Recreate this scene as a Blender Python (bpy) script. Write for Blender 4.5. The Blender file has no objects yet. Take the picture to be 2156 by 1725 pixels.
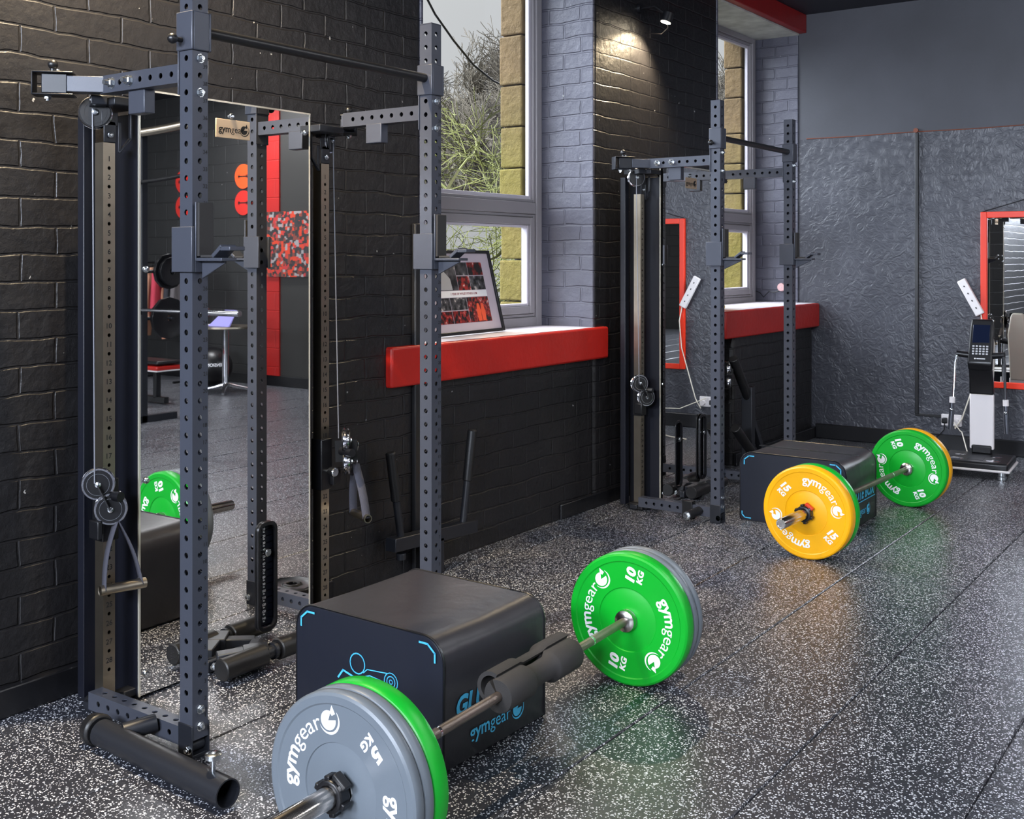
import bpy, bmesh, math, random
from mathutils import Vector, Matrix
R = math.radians
C = bpy.context.scene.collection
random.seed(7)

# ------------------------------------------------------------------ camera, world, lights, exposure
cam_d = bpy.data.cameras.new('camera'); cam = bpy.data.objects.new('camera', cam_d); C.objects.link(cam)
cam_d.sensor_fit = 'HORIZONTAL'; cam_d.sensor_width = 36; cam_d.lens = 2340/2156*36
cam_d.shift_y = -(862.5-545)/2156
cam.location = (0, 0, 1.455); cam.rotation_euler = (R(90), 0, R(35.4))
cam_d.clip_start = .05; cam_d.clip_end = 400
bpy.context.scene.camera = cam
vs = bpy.context.scene.view_settings
vs.view_transform = 'Standard'; vs.look = 'None'; vs.gamma = 1; vs.exposure = 0.3; vs.use_curve_mapping = False

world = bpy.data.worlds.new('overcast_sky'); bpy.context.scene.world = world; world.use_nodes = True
wn = world.node_tree.nodes; wl = world.node_tree.links; wn.clear()
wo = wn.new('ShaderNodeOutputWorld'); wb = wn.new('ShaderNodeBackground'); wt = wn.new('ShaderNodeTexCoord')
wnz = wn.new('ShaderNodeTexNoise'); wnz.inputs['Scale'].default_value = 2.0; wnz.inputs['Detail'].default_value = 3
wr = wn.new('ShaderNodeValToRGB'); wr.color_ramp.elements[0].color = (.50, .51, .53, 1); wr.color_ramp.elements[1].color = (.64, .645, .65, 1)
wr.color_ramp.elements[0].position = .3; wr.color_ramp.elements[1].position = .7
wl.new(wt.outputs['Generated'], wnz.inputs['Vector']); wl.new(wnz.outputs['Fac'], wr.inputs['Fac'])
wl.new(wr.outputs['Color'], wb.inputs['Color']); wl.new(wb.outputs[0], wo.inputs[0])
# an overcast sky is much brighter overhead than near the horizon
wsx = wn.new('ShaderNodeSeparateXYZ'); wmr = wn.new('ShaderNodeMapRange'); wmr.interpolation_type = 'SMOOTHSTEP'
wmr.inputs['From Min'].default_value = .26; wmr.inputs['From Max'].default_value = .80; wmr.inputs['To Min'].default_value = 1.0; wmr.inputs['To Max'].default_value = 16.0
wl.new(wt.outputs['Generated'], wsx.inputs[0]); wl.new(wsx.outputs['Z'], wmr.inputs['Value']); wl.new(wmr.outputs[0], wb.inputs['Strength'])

def light(name, kind, loc, energy, color=(1, 1, 1), rot=(0, 0, 0), **kw):
    d = bpy.data.lights.new(name, kind); d.energy = energy; d.color = color
    for k, v in kw.items(): setattr(d, k, v)
    o = bpy.data.objects.new(name, d); C.objects.link(o); o.location = loc; o.rotation_euler = rot
    return o
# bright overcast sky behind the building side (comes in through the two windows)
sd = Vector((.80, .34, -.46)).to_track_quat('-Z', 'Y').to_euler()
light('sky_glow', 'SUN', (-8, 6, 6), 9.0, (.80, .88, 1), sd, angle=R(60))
# unseen ceiling panels, added to fill the room with light
PANELS = [(0.2, 1.6), (0.2, 5.0), (3.4, 1.6), (3.4, 5.0), (3.4, 7.8), (0.2, -2.2)]
PW = [20, 30, 40, 40, 70, 30]
for (x, y), w in zip(PANELS, PW):
    light('fill_panel_light', 'AREA', (x, y, 3.36), w, (.93, .95, 1), (0, 0, 0), shape='RECTANGLE', size=1.15, size_y=.55)
# unseen area lights added behind the camera and as fill in the right-hand wall
for x in (-2.4, .2):
    light('daylight_fill', 'AREA', (x, -3.5, 2.88), 330, (.78, .86, 1), (R(82), 0, 0), shape='RECTANGLE', size=1.7, size_y=.9)
for y in (1.0, 4.6):
    light('daylight_fill', 'AREA', (7.5, y, 1.9), 30, (.86, .92, 1), (0, R(90), 0), shape='RECTANGLE', size=1.6, size_y=1.4)

# ------------------------------------------------------------------ helpers
def sr(r, g, b, a=1):
    f = lambda c: (c/255/12.92) if c/255 <= .04045 else ((c/255+.055)/1.055)**2.4
    return (f(r), f(g), f(b), a)
MATS = {}
def mat(name, col, rough=.5, metal=0, bump=0, bscale=60, var=0, vscale=8, coat=0, spec=.5, emit=None, estr=1):
    if name in MATS: return MATS[name]
    m = bpy.data.materials.new(name); m.use_nodes = True; n = m.node_tree.nodes; l = m.node_tree.links
    b = n['Principled BSDF']; b.inputs['Base Color'].default_value = col; b.inputs['Roughness'].default_value = rough
    b.inputs['Metallic'].default_value = metal; b.inputs['Coat Weight'].default_value = coat
    b.inputs['Specular IOR Level'].default_value = spec
    tc = n.new('ShaderNodeTexCoord')
    if bump:
        t = n.new('ShaderNodeTexNoise'); t.inputs['Scale'].default_value = bscale; t.inputs['Detail'].default_value = 5
        bp = n.new('ShaderNodeBump'); bp.inputs['Strength'].default_value = bump; bp.inputs['Distance'].default_value = .01
        l.new(tc.outputs['Object'], t.inputs['Vector']); l.new(t.outputs['Fac'], bp.inputs['Height']); l.new(bp.outputs[0], b.inputs['Normal'])
    if var:
        t = n.new('ShaderNodeTexNoise'); t.inputs['Scale'].default_value = vscale; t.inputs['Detail'].default_value = 6
        mx = n.new('ShaderNodeMix'); mx.data_type = 'RGBA'
        mx.inputs[6].default_value = tuple(c*(1-var) for c in col[:3])+(1,); mx.inputs[7].default_value = tuple(min(1, c*(1+var)) for c in col[:3])+(1,)
        l.new(tc.outputs['Object'], t.inputs['Vector']); l.new(t.outputs['Fac'], mx.inputs[0]); l.new(mx.outputs[2], b.inputs['Base Color'])
    if emit: b.inputs['Emission Color'].default_value = emit; b.inputs['Emission Strength'].default_value = estr
    MATS[name] = m; return m

class MB:
    def __init__(s): s.v = []; s.f = []; s.m = []; s.mi = 0
    def add(s, vs_, fs, M=None):
        o = len(s.v)
        for p in vs_:
            p = Vector(p); s.v.append(tuple(M @ p) if M is not None else tuple(p))
        for f in fs: s.f.append(tuple(i+o for i in f)); s.m.append(s.mi)
        return s
    def box(s, x0, x1, y0, y1, z0, z1, M=None):
        return s.add([(x0,y0,z0),(x1,y0,z0),(x1,y1,z0),(x0,y1,z0),(x0,y0,z1),(x1,y0,z1),(x1,y1,z1),(x0,y1,z1)],
                     [(3,2,1,0),(4,5,6,7),(0,1,5,4),(1,2,6,5),(2,3,7,6),(3,0,4,7)], M)
    def bar(s, a, b, w, h, up=(0,0,1)):
        a = Vector(a); b = Vector(b); d = (b-a); L = d.length; M = frame(a, d, up)
        return s.box(-w/2, w/2, -h/2, h/2, 0, L, M)
    def cyl(s, a, b, r, r2=None, n=20, caps=True):
        a = Vector(a); b = Vector(b); r2 = r if r2 is None else r2
        return s.lathe([(r, 0), (r2, (b-a).length)], a, b-a, n, caps)
    def lathe(s, prof, o, d, n=24, caps=True, closed=False):
        M = frame(Vector(o), Vector(d)); vs_ = []; fs = []
        for (r, h) in prof:
            for k in range(n):
                t = 2*math.pi*k/n; vs_.append((r*math.cos(t), r*math.sin(t), h))
        P = len(prof)
        for i in range(P-1 if not closed else P):
            j = (i+1) % P
            for k in range(n): k2 = (k+1) % n; fs.append((i*n+k, i*n+k2, j*n+k2, j*n+k))
        if caps and not closed:
            fs.append(tuple(range(n-1, -1, -1))); fs.append(tuple((P-1)*n+k for k in range(n)))
        return s.add(vs_, fs, M)
    def tube(s, pts, r, n=10, caps=True, rr=None):
        pts = [Vector(p) for p in pts]; vs_ = []; fs = []
        d0 = (pts[1]-pts[0]).normalized(); u = d0.orthogonal().normalized()
        for i, p in enumerate(pts):
            d = (pts[min(i+1, len(pts)-1)]-pts[max(i-1, 0)]).normalized()
            u = (u-d*u.dot(d)).normalized(); w = d.cross(u); q = rr[i] if rr else r
            for k in range(n):
                t = 2*math.pi*k/n; vs_.append(tuple(p+(u*math.cos(t)+w*math.sin(t))*q))
        for i in range(len(pts)-1):
            for k in range(n): k2 = (k+1) % n; fs.append((i*n+k, i*n+k2, (i+1)*n+k2, (i+1)*n+k))
        if caps: fs.append(tuple(range(n-1, -1, -1))); fs.append(tuple((len(pts)-1)*n+k for k in range(n)))
        return s.add(vs_, fs)
    def prism(s, poly, M, d):            # polygon in local xy, extruded +z by d
        n = len(poly); vs_ = [(x, y, 0) for x, y in poly]+[(x, y, d) for x, y in poly]
        fs = [tuple(range(n-1, -1, -1)), tuple(range(n, 2*n))]+[(i, (i+1) % n, n+(i+1) % n, n+i) for i in range(n)]
        return s.add(vs_, fs, M)
    def flat(s, poly, M): return s.add([(x, y, 0) for x, y in poly], [tuple(range(len(poly)))], M)
    def ball(s, c, r, n=16, sc=(1,1,1)):
        prof = [(max(1e-4, math.sin(math.pi*i/(n//2))), -math.cos(math.pi*i/(n//2))) for i in range(n//2+1)]
        M = Matrix.Translation(c) @ Matrix.Diagonal((r*sc[0], r*sc[1], r*sc[2], 1))
        vs_ = []; fs = []
        for q, h in prof:
            for k in range(n): t = 2*math.pi*k/n; vs_.append((q*math.cos(t), q*math.sin(t), h))
        for i in range(len(prof)-1):
            for k in range(n): k2 = (k+1) % n; fs.append((i*n+k, i*n+k2, (i+1)*n+k2, (i+1)*n+k))
        return s.add(vs_, fs, M)
    def grid(s, fn, nu, nv):
        vs_ = [fn(i/nu, j/nv) for j in range(nv+1) for i in range(nu+1)]
        fs = [(j*(nu+1)+i, j*(nu+1)+i+1, (j+1)*(nu+1)+i+1, (j+1)*(nu+1)+i) for j in range(nv) for i in range(nu)]
        return s.add(vs_, fs)
    def mesh(s, name, mats):
        me = bpy.data.meshes.new(name); me.from_pydata(s.v, [], s.f)
        if not isinstance(mats, (list, tuple)): mats = [mats]
        for m in mats: me.materials.append(m)
        me.polygons.foreach_set('material_index', s.m); me.update(); return me
    def build(s, name, mats, parent=None, bevel=0, smooth=35, label=None, seg=2, loc=None, rot=None, recalc=True):
        me = s.mesh(name, mats)
        if recalc:
            bm = bmesh.new(); bm.from_mesh(me); bmesh.ops.recalc_face_normals(bm, faces=bm.faces); bm.to_mesh(me); bm.free()
        if smooth:
            me.polygons.foreach_set('use_smooth', [True]*len(me.polygons)); me.set_sharp_from_angle(angle=R(smooth))
        o = bpy.data.objects.new(name, me); C.objects.link(o)
        if parent: o.parent = parent
        if loc: o.location = loc
        if rot: o.rotation_euler = rot
        if bevel:
            b = o.modifiers.new('bevel', 'BEVEL'); b.width = bevel; b.segments = seg; b.limit_method = 'ANGLE'; b.angle_limit = R(40); b.harden_normals = False
        if label: o['label'] = label
        return o
def frame(o, d, up=(0, 0, 1)):
    z = Vector(d).normalized(); up = Vector(up)
    if abs(z.dot(up)) > .999: up = Vector((1, 0, 0))
    x = up.cross(z).normalized(); y = z.cross(x)
    M = Matrix((x, y, z)).transposed().to_4x4(); M.translation = Vector(o); return M
def axes(o, x, y):                       # frame from x and y directions
    x = Vector(x).normalized(); y = Vector(y).normalized(); z = x.cross(y)
    M = Matrix((x, y, z)).transposed().to_4x4(); M.translation = Vector(o); return M
def tag(o, label=None, cat=None, group=None, kind=None):
    if label: o['label'] = label
    if cat: o['category'] = cat
    if group: o['group'] = group
    if kind: o['kind'] = kind
    return o
def thing(name, label, cat, loc=(0, 0, 0), rz=0, group=None):
    o = bpy.data.objects.new(name, None); C.objects.link(o); o.location = loc; o.rotation_euler = (0, 0, rz); o.empty_display_size = .1
    return tag(o, label, cat, group)
def copy_tree(o, parent=None):
    c = o.copy(); C.objects.link(c); c.parent = parent
    for ch in list(o.children): copy_tree(ch, c)
    return c

# text as mesh data, cached
_T = {}
def text2d(s_, bold=0):
    k = (s_, bold)
    if k in _T: return _T[k]
    cu = bpy.data.curves.new('t', 'FONT'); cu.body = s_; cu.size = 1; cu.offset = bold; cu.resolution_u = 3
    o = bpy.data.objects.new('t', cu); C.objects.link(o)
    dg = bpy.context.evaluated_depsgraph_get(); me = bpy.data.meshes.new_from_object(o.evaluated_get(dg))
    vs_ = [(v.co.x, v.co.y) for v in me.vertices]; fs = [tuple(p.vertices) for p in me.polygons]
    bpy.data.objects.remove(o); bpy.data.curves.remove(cu); bpy.data.meshes.remove(me)
    xs = [v[0] for v in vs_]; _T[k] = (vs_, fs, min(xs), max(xs)); return _T[k]
def put_text(mb, s_, M, size, bold=0, center=True, slant=0, sx=1):
    vs_, fs, a, b = text2d(s_, bold); c = (a+b)/2 if center else a
    mb.add([((x-c+slant*y)*size*sx, y*size, 0) for x, y in vs_], fs, M)
    return (b-a)*size*sx
def arc_text(mb, s_, M, size, r, start, bold=0):   # start angle in degrees, runs clockwise, tops outward; returns end angle
    vs_, fs, a, b = text2d(s_, bold); out = []
    for x, y in vs_:
        t = R(start)-(x-a)*size/r; q = r+y*size; out.append((q*math.cos(t), q*math.sin(t), 0))
    mb.add(out, fs, M); return start-math.degrees((b-a)*size/r)
def g_logo(mb, M, s_):                    # round G emblem with a crescent under it, unit radius about s_
    disc = [(.30, .98), (.20, .66)]
    for k in range(0, 23):
        t = R(72+k*(360-72-8)/22); disc.append((-.08+.66*math.cos(t), .02+.66*math.sin(t)))
    disc = [(.42, 1.0), (.16, .66)]+[(-.08+.66*math.cos(R(t)), .02+.66*math.sin(R(t))) for t in range(80, 346, 12)]
    disc += [(.56, .16), (.02, .16), (.02, -.02), (.22, -.02), (.10, -.20), (-.1, -.2), (-.22, .0), (-.2, .25), (0, .36), (.30, .36), (.56, .5)]
    disc = [(.42, 1.0), (.16, .66)]+[(-.08+.66*math.cos(R(t)), .02+.66*math.sin(R(t))) for t in range(80, 352, 10)]+[(.56, .22), (.0, .22), (.12, .02), (.26, .02), (.10, .02), (-.12, .06), (-.1, .36), (.22, .40), (.50, .56)]
    # left half + notch built as two simple pieces so that faces stay valid
    N = [(-.08+.66*math.cos(R(t)), .02+.66*math.sin(R(t))) for t in range(60, 361, 10)]
    c = (-.08, .02); vs_ = [(c[0], c[1], 0)]+[(x, y, 0) for x, y in N]
    fs = [(0, i, i+1) for i in range(1, len(N))]
    mb.add([(x*s_, y*s_, 0) for x, y, z in vs_], fs, M)
    mb.add([(.16*s_, .55*s_, 0), (.42*s_, 1.0*s_, 0), (.62*s_, .42*s_, 0), (.30*s_, .30*s_, 0)], [(0, 1, 2, 3)], M)
    outer = [(.92*math.cos(R(t)), .92*math.sin(R(t))) for t in range(-165, 41, 10)]
    inner = [(.08*(1-abs((t+62)/103))*-1 + .86*math.cos(R(t)), .86*math.sin(R(t))+.06*(1-abs((t+62)/103))) for t in range(-165, 41, 10)]
    inner = []
    for t in range(-165, 41, 10):
        w = .17*max(0.03, 1-((t+62)/106)**2); inner.append(((.92-w)*math.cos(R(t)), (.92-w)*math.sin(R(t))))
    n = len(outer); mb.add([(x*s_, y*s_, 0) for x, y in outer+inner], [(i, i+1, n+i+1, n+i) for i in range(n-1)], M)

# ------------------------------------------------------------------ materials
frame_m = mat('powder_coated_charcoal_steel', sr(66, 69, 79), .38, .15, bump=.04, bscale=400)
dark_m = mat('satin_black_steel', sr(30, 32, 38), .4, .1, bump=.03, bscale=300)
navy_m = mat('dark_navy_panel', sr(13, 15, 26), .45)
black_m = mat('black_plastic', sr(18, 18, 21), .35)
rubber_m = mat('black_rubber_grip', sr(20, 20, 22), .42, bump=.06, bscale=200)
foam_m = mat('black_foam', sr(44, 42, 42), .75, bump=.1, bscale=300)
steel_m = mat('brushed_steel', sr(165, 155, 140), .32, 1, var=.15, vscale=20)
chrome_m = mat('chrome', sr(215, 215, 220), .12, 1)
bolt_m = mat('zinc_bolt', sr(200, 205, 210), .22, 1)
mirror_m = mat('mirror_glass', (.86, .86, .85, 1), .012, 1)
edge_m = mat('mirror_edge_trim', sr(225, 220, 205), .25, .6)
white_m = mat('white_print', sr(235, 235, 238), .5)
ink_m = mat('black_print', sr(20, 20, 22), .6)
blue_m = mat('cyan_print', sr(70, 180, 225), .5)
red_m = mat('red_gloss_paint', sr(178, 30, 22), .38, bump=.25, bscale=30, var=.12, vscale=6)
redbeam_m = mat('dark_red_paint', sr(150, 30, 30), .45, bump=.2, bscale=25, var=.15)
pvc_m = mat('grey_upvc', sr(150, 146, 150), .35)
pvcw_m = mat('white_upvc', sr(205, 200, 210), .3)
white_pl = mat('white_plastic', sr(228, 222, 222), .4)
cream_pl = mat('cream_plastic', sr(220, 212, 196), .4)
sillw_m = mat('white_sill_paint', sr(212, 205, 212), .35, bump=.1, bscale=20)

def pos_node(n, l, ax):
    g = n.new('ShaderNodeNewGeometry'); sp = n.new('ShaderNodeSeparateXYZ'); cb = n.new('ShaderNodeCombineXYZ')
    l.new(g.outputs['Position'], sp.inputs[0]); l.new(sp.outputs[ax[0]], cb.inputs[0]); l.new(sp.outputs[ax[1]], cb.inputs[1]); return g, cb
def brick_mat(name, ax, col, bw=.25, bh=.092, rough=.36, strength=.9, mortar=.012, warp=.02, var=.3, dist=.012, noise_h=.5, offx=0):
    m = bpy.data.materials.new(name); m.use_nodes = True; n = m.node_tree.nodes; l = m.node_tree.links; b = n['Principled BSDF']
    g, cb = pos_node(n, l, ax)
    nz = n.new('ShaderNodeTexNoise'); nz.inputs['Scale'].default_value = 4.5; nz.inputs['Detail'].default_value = 5; l.new(g.outputs['Position'], nz.inputs['Vector'])
    sb = n.new('ShaderNodeVectorMath'); sb.operation = 'SUBTRACT'; sb.inputs[1].default_value = (.5, .5, .5); l.new(nz.outputs['Color'], sb.inputs[0])
    sc = n.new('ShaderNodeVectorMath'); sc.operation = 'SCALE'; sc.inputs['Scale'].default_value = warp*4; l.new(sb.outputs[0], sc.inputs[0])
    ad = n.new('ShaderNodeVectorMath'); ad.operation = 'ADD'; l.new(cb.outputs[0], ad.inputs[0]); l.new(sc.outputs[0], ad.inputs[1])
    br = n.new('ShaderNodeTexBrick'); br.inputs['Scale'].default_value = 1; br.inputs['Mortar Size'].default_value = mortar; br.inputs['Mortar Smooth'].default_value = .6
    br.inputs['Brick Width'].default_value = bw; br.inputs['Row Height'].default_value = bh; br.offset = .5; br.squash = 1.0
    br.inputs['Color1'].default_value = (1, 1, 1, 1); br.inputs['Color2'].default_value = (.75, .75, .75, 1); br.inputs['Mortar'].default_value = (0, 0, 0, 1)
    l.new(ad.outputs[0], br.inputs['Vector'])
    n2 = n.new('ShaderNodeTexNoise'); n2.inputs['Scale'].default_value = 22; n2.inputs['Detail'].default_value = 8; n2.inputs['Roughness'].default_value = .62; l.new(g.outputs['Position'], n2.inputs['Vector'])
    n3 = n.new('ShaderNodeTexNoise'); n3.inputs['Scale'].default_value = 5; n3.inputs['Detail'].default_value = 4; l.new(g.outputs['Position'], n3.inputs['Vector'])
    inv = n.new('ShaderNodeMath'); inv.operation = 'MULTIPLY'; inv.inputs[1].default_value = -1; l.new(br.outputs['Fac'], inv.inputs[0])
    a1 = n.new('ShaderNodeMath'); a1.operation = 'MULTIPLY_ADD'; a1.inputs[1].default_value = noise_h; l.new(n2.outputs['Fac'], a1.inputs[0]); l.new(inv.outputs[0], a1.inputs[2])
    a2 = n.new('ShaderNodeMath'); a2.operation = 'MULTIPLY_ADD'; a2.inputs[1].default_value = .9; l.new(n3.outputs['Fac'], a2.inputs[0]); l.new(a1.outputs[0], a2.inputs[2])
    bp = n.new('ShaderNodeBump'); bp.inputs['Strength'].default_value = strength; bp.inputs['Distance'].default_value = dist
    l.new(a2.outputs[0], bp.inputs['Height']); l.new(bp.outputs[0], b.inputs['Normal'])
    mx = n.new('ShaderNodeMix'); mx.data_type = 'RGBA'; mx.inputs[6].default_value = tuple(c*(1-var) for c in col[:3])+(1,); mx.inputs[7].default_value = tuple(c*(1+var) for c in col[:3])+(1,)
    l.new(n3.outputs['Fac'], mx.inputs[0])
    # chipped specks showing pale under the paint
    vo = n.new('ShaderNodeTexNoise'); vo.inputs['Scale'].default_value = 34; vo.inputs['Detail'].default_value = 2; l.new(g.outputs['Position'], vo.inputs['Vector'])
    gt = n.new('ShaderNodeMath'); gt.operation = 'GREATER_THAN'; gt.inputs[1].default_value = .775; l.new(vo.outputs['Fac'], gt.inputs[0])
    m2 = n.new('ShaderNodeMix'); m2.data_type = 'RGBA'; m2.inputs[7].default_value = sr(150, 150, 150); l.new(gt.outputs[0], m2.inputs[0]); l.new(mx.outputs[2], m2.inputs[6])
    l.new(m2.outputs[2], b.inputs['Base Color'])
    b.inputs['Roughness'].default_value = rough
    return m
wall_y = brick_mat('black_painted_brick', 'YZ', sr(27, 26, 28), mortar=.006, warp=.009, strength=.6, rough=.40, noise_h=.7)
wall_x = brick_mat('grey_black_painted_brick_reveal', 'XZ', sr(84, 84, 96), bw=.23, rough=.4, strength=.7, mortar=.008, warp=.009)
block_x = brick_mat('black_painted_block', 'XZ', sr(40, 40, 40), bw=.44, bh=.215, rough=.5, strength=.5, mortar=.008, warp=.004, noise_h=.1, var=.12)
redblock = brick_mat('red_painted_block', 'XZ', sr(170, 28, 24), bw=.44, bh=.215, rough=.5, strength=.5, mortar=.008, warp=.004, noise_h=.1, var=.05)

def plaster(name, col, rough=.4):
    m = bpy.data.materials.new(name); m.use_nodes = True; n = m.node_tree.nodes; l = m.node_tree.links; b = n['Principled BSDF']
    g = n.new('ShaderNodeNewGeometry'); sp = n.new('ShaderNodeSeparateXYZ'); l.new(g.outputs['Position'], sp.inputs[0])
    n1 = n.new('ShaderNodeTexNoise'); n1.inputs['Scale'].default_value = 14; n1.inputs['Detail'].default_value = 5; n1.inputs['Distortion'].default_value = 2.4; l.new(g.outputs['Position'], n1.inputs['Vector'])
    n2 = n.new('ShaderNodeTexNoise'); n2.inputs['Scale'].default_value = 2.2; n2.inputs['Detail'].default_value = 4; l.new(g.outputs['Position'], n2.inputs['Vector'])
    lt = n.new('ShaderNodeMath'); lt.operation = 'LESS_THAN'; lt.inputs[1].default_value = 2.43; l.new(sp.outputs['Z'], lt.inputs[0])
    st = n.new('ShaderNodeMath'); st.operation = 'MULTIPLY_ADD'; st.inputs[1].default_value = .5; st.inputs[2].default_value = .06; l.new(lt.outputs[0], st.inputs[0])
    bp = n.new('ShaderNodeBump'); bp.inputs['Distance'].default_value = .012; l.new(st.outputs[0], bp.inputs['Strength']); l.new(n1.outputs['Fac'], bp.inputs['Height']); l.new(bp.outputs[0], b.inputs['Normal'])
    mx = n.new('ShaderNodeMix'); mx.data_type = 'RGBA'; mx.inputs[6].default_value = tuple(c*.65 for c in col[:3])+(1,); mx.inputs[7].default_value = tuple(c*1.35 for c in col[:3])+(1,)
    l.new(n2.outputs['Fac'], mx.inputs[0]); l.new(mx.outputs[2], b.inputs['Base Color'])
    rm = n.new('ShaderNodeMath'); rm.operation = 'MULTIPLY_ADD'; rm.inputs[1].default_value = -.2; rm.inputs[2].default_value = .55; l.new(lt.outputs[0], rm.inputs[0]); l.new(rm.outputs[0], b.inputs['Roughness'])
    return m
plaster_m = plaster('black_painted_plaster', sr(62, 63, 70))

def floor_mat():
    m = bpy.data.materials.new('speckled_rubber_tiles'); m.use_nodes = True; n = m.node_tree.nodes; l = m.node_tree.links; b = n['Principled BSDF']
    g = n.new('ShaderNodeNewGeometry')
    def fleck(scale, thr, w):
        v = n.new('ShaderNodeTexVoronoi'); v.inputs['Scale'].default_value = scale; v.inputs['Randomness'].default_value = 1
        mp = n.new('ShaderNodeMapping'); mp.inputs['Rotation'].default_value = (0, 0, w); l.new(g.outputs['Position'], mp.inputs['Vector']); l.new(mp.outputs[0], v.inputs['Vector'])
        sp = n.new('ShaderNodeSeparateColor'); l.new(v.outputs['Color'], sp.inputs[0])
        gt = n.new('ShaderNodeMath'); gt.operation = 'GREATER_THAN'; gt.inputs[1].default_value = thr; l.new(sp.outputs[0], gt.inputs[0])
        ls = n.new('ShaderNodeMath'); ls.operation = 'LESS_THAN'; ls.inputs[1].default_value = .42; l.new(v.outputs['Distance'], ls.inputs[0])
        mu = n.new('ShaderNodeMath'); mu.operation = 'MULTIPLY'; l.new(gt.outputs[0], mu.inputs[0]); l.new(ls.outputs[0], mu.inputs[1]); return mu
    a = fleck(200, .70, .3); c = fleck(125, .84, 1.1)
    mxm = n.new('ShaderNodeMath'); mxm.operation = 'MAXIMUM'; l.new(a.outputs[0], mxm.inputs[0]); l.new(c.outputs[0], mxm.inputs[1])
    nz = n.new('ShaderNodeTexNoise'); nz.inputs['Scale'].default_value = 1.3; nz.inputs['Detail'].default_value = 5; l.new(g.outputs['Position'], nz.inputs['Vector'])
    base = n.new('ShaderNodeMix'); base.data_type = 'RGBA'; base.inputs[6].default_value = sr(34, 35, 41); base.inputs[7].default_value = sr(50, 52, 60); l.new(nz.outputs['Fac'], base.inputs[0])
    # the further part of the room has plain, fleck-free matting beyond x 2.4
    mx = n.new('ShaderNodeMix'); mx.data_type = 'RGBA'; mx.inputs[7].default_value = sr(215, 217, 224)
    l.new(mxm.outputs[0], mx.inputs[0]); l.new(base.outputs[2], mx.inputs[6]); l.new(mx.outputs[2], b.inputs['Base Color'])
    n2 = n.new('ShaderNodeTexNoise'); n2.inputs['Scale'].default_value = 160; n2.inputs['Detail'].default_value = 3; l.new(g.outputs['Position'], n2.inputs['Vector'])
    bp = n.new('ShaderNodeBump'); bp.inputs['Strength'].default_value = .35; bp.inputs['Distance'].default_value = .003; l.new(n2.outputs['Fac'], bp.inputs['Height']); l.new(bp.outputs[0], b.inputs['Normal'])
    b.inputs['Roughness'].default_value = .34; b.inputs['Specular IOR Level'].default_value = .7
    return m
floor_m = floor_mat()
# ------------------------------------------------------------------ the setting
XW, XR, YF, YB, ZC = -3.37, 7.6, 8.8, -3.6, 3.45
def struct(name, mb, m, parent=None, bevel=0, smooth=0, label=None, **k):
    o = mb.build(name, m, parent, bevel=bevel, smooth=smooth, label=label, **k)
    if parent is None: o['kind'] = 'structure'
    return o
# floor: tiles 0.5 m wide with thin seams between
mb = MB(); xs = [-3.7]+[-2.2-.49*k for k in range(2, 0, -1)]+[-2.2+.495*k for k in range(0, 20)]+[XR]
xs = sorted(x for x in xs if -3.8 < x <= XR)
for i in range(len(xs)-1):
    off = .98 if i % 2 else 0
    ys = [YB]+[y for y in [-3.6+.88+off+1.96*k for k in range(-1, 8)] if YB < y < YF]+[YF]
    for j in range(len(ys)-1):
        g = .0026; x0, x1, y0, y1 = xs[i]+g, xs[i+1]-g, ys[j]+.0006, ys[j+1]-.0006; e = .0035; e2 = .0012
        mb.add([(x0,y0,-.02),(x1,y0,-.02),(x1,y1,-.02),(x0,y1,-.02),(x0,y0,-e),(x1,y0,-e),(x1,y1,-e),(x0,y1,-e),(x0+e,y0+e2,0),(x1-e,y0+e2,0),(x1-e,y1-e2,0),(x0+e,y1-e2,0)],
               [(0,1,5,4),(1,2,6,5),(2,3,7,6),(3,0,4,7),(4,5,9,8),(5,6,10,9),(6,7,11,10),(7,4,8,11),(8,9,10,11)])
mb.box(-3.7, XR, YB, YF, -.06, -.012)
struct('floor', mb, floor_m)
# window wall: openings Y 4.01-5.565 and 7.25-8.76, sill 1.055, head 3.3
W1 = (4.01, 5.565, 1.055, 3.3); W2 = (7.25, 8.76, 1.085, 3.3); XO = -3.95
mb = MB()
def slab(y0, y1, z0, z1, x0=XO, x1=XW): mb.box(x0, x1, y0, y1, z0, z1)
slab(YB, W1[0], -.06, ZC); slab(W1[0], W1[1], -.06, W1[2]-.03); slab(W1[0], W1[1], W1[3], ZC)
slab(W1[1], W2[0], -.06, ZC); slab(W2[0], YF, W2[3], ZC)
slab(W2[0], YF, -.06, W2[2]-.03, XO, -3.25)
struct('wall_left', mb, wall_y, bevel=.03, seg=3, smooth=30)
mb = MB()                                  # painted brick reveals
for (y0, y1, z0, z1) in (W1, W2):
    ya = y1 if y1 < 8 else YF-.001
    mb.box(-3.80, XW+.002, ya-.012, ya+.01 if y1 < 8 else ya, z0-.02, z1)
    mb.box(-3.80, XW+.002, y0-.01, y0+.012, z0-.02, z1)
struct('trim_reveals', mb, wall_x, bevel=.01).name = 'trim_1'
# far wall
mb = MB(); mb.box(XW-.6, 1.6, YF, YF+.2, -.06, ZC)
struct('wall_far', mb, plaster_m)
mb = MB(); mb.box(1.6, XR, YF, YF+.2, -.06, ZC)
struct('wall_far_blocks', mb, block_x).name = 'wall_back'
mb = MB(); mb.box(3.24, 3.47, YF-.03, YF, .12, ZC)
struct('trim_2', mb, redblock)
mb = MB(); mb.box(2.0, 3.235, YF-.012, YF, .1, ZC)   # flush smooth door panel right of the red strip
struct('door_1', mb, mat('smooth_black_door', sr(46, 45, 43), .5))
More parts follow.
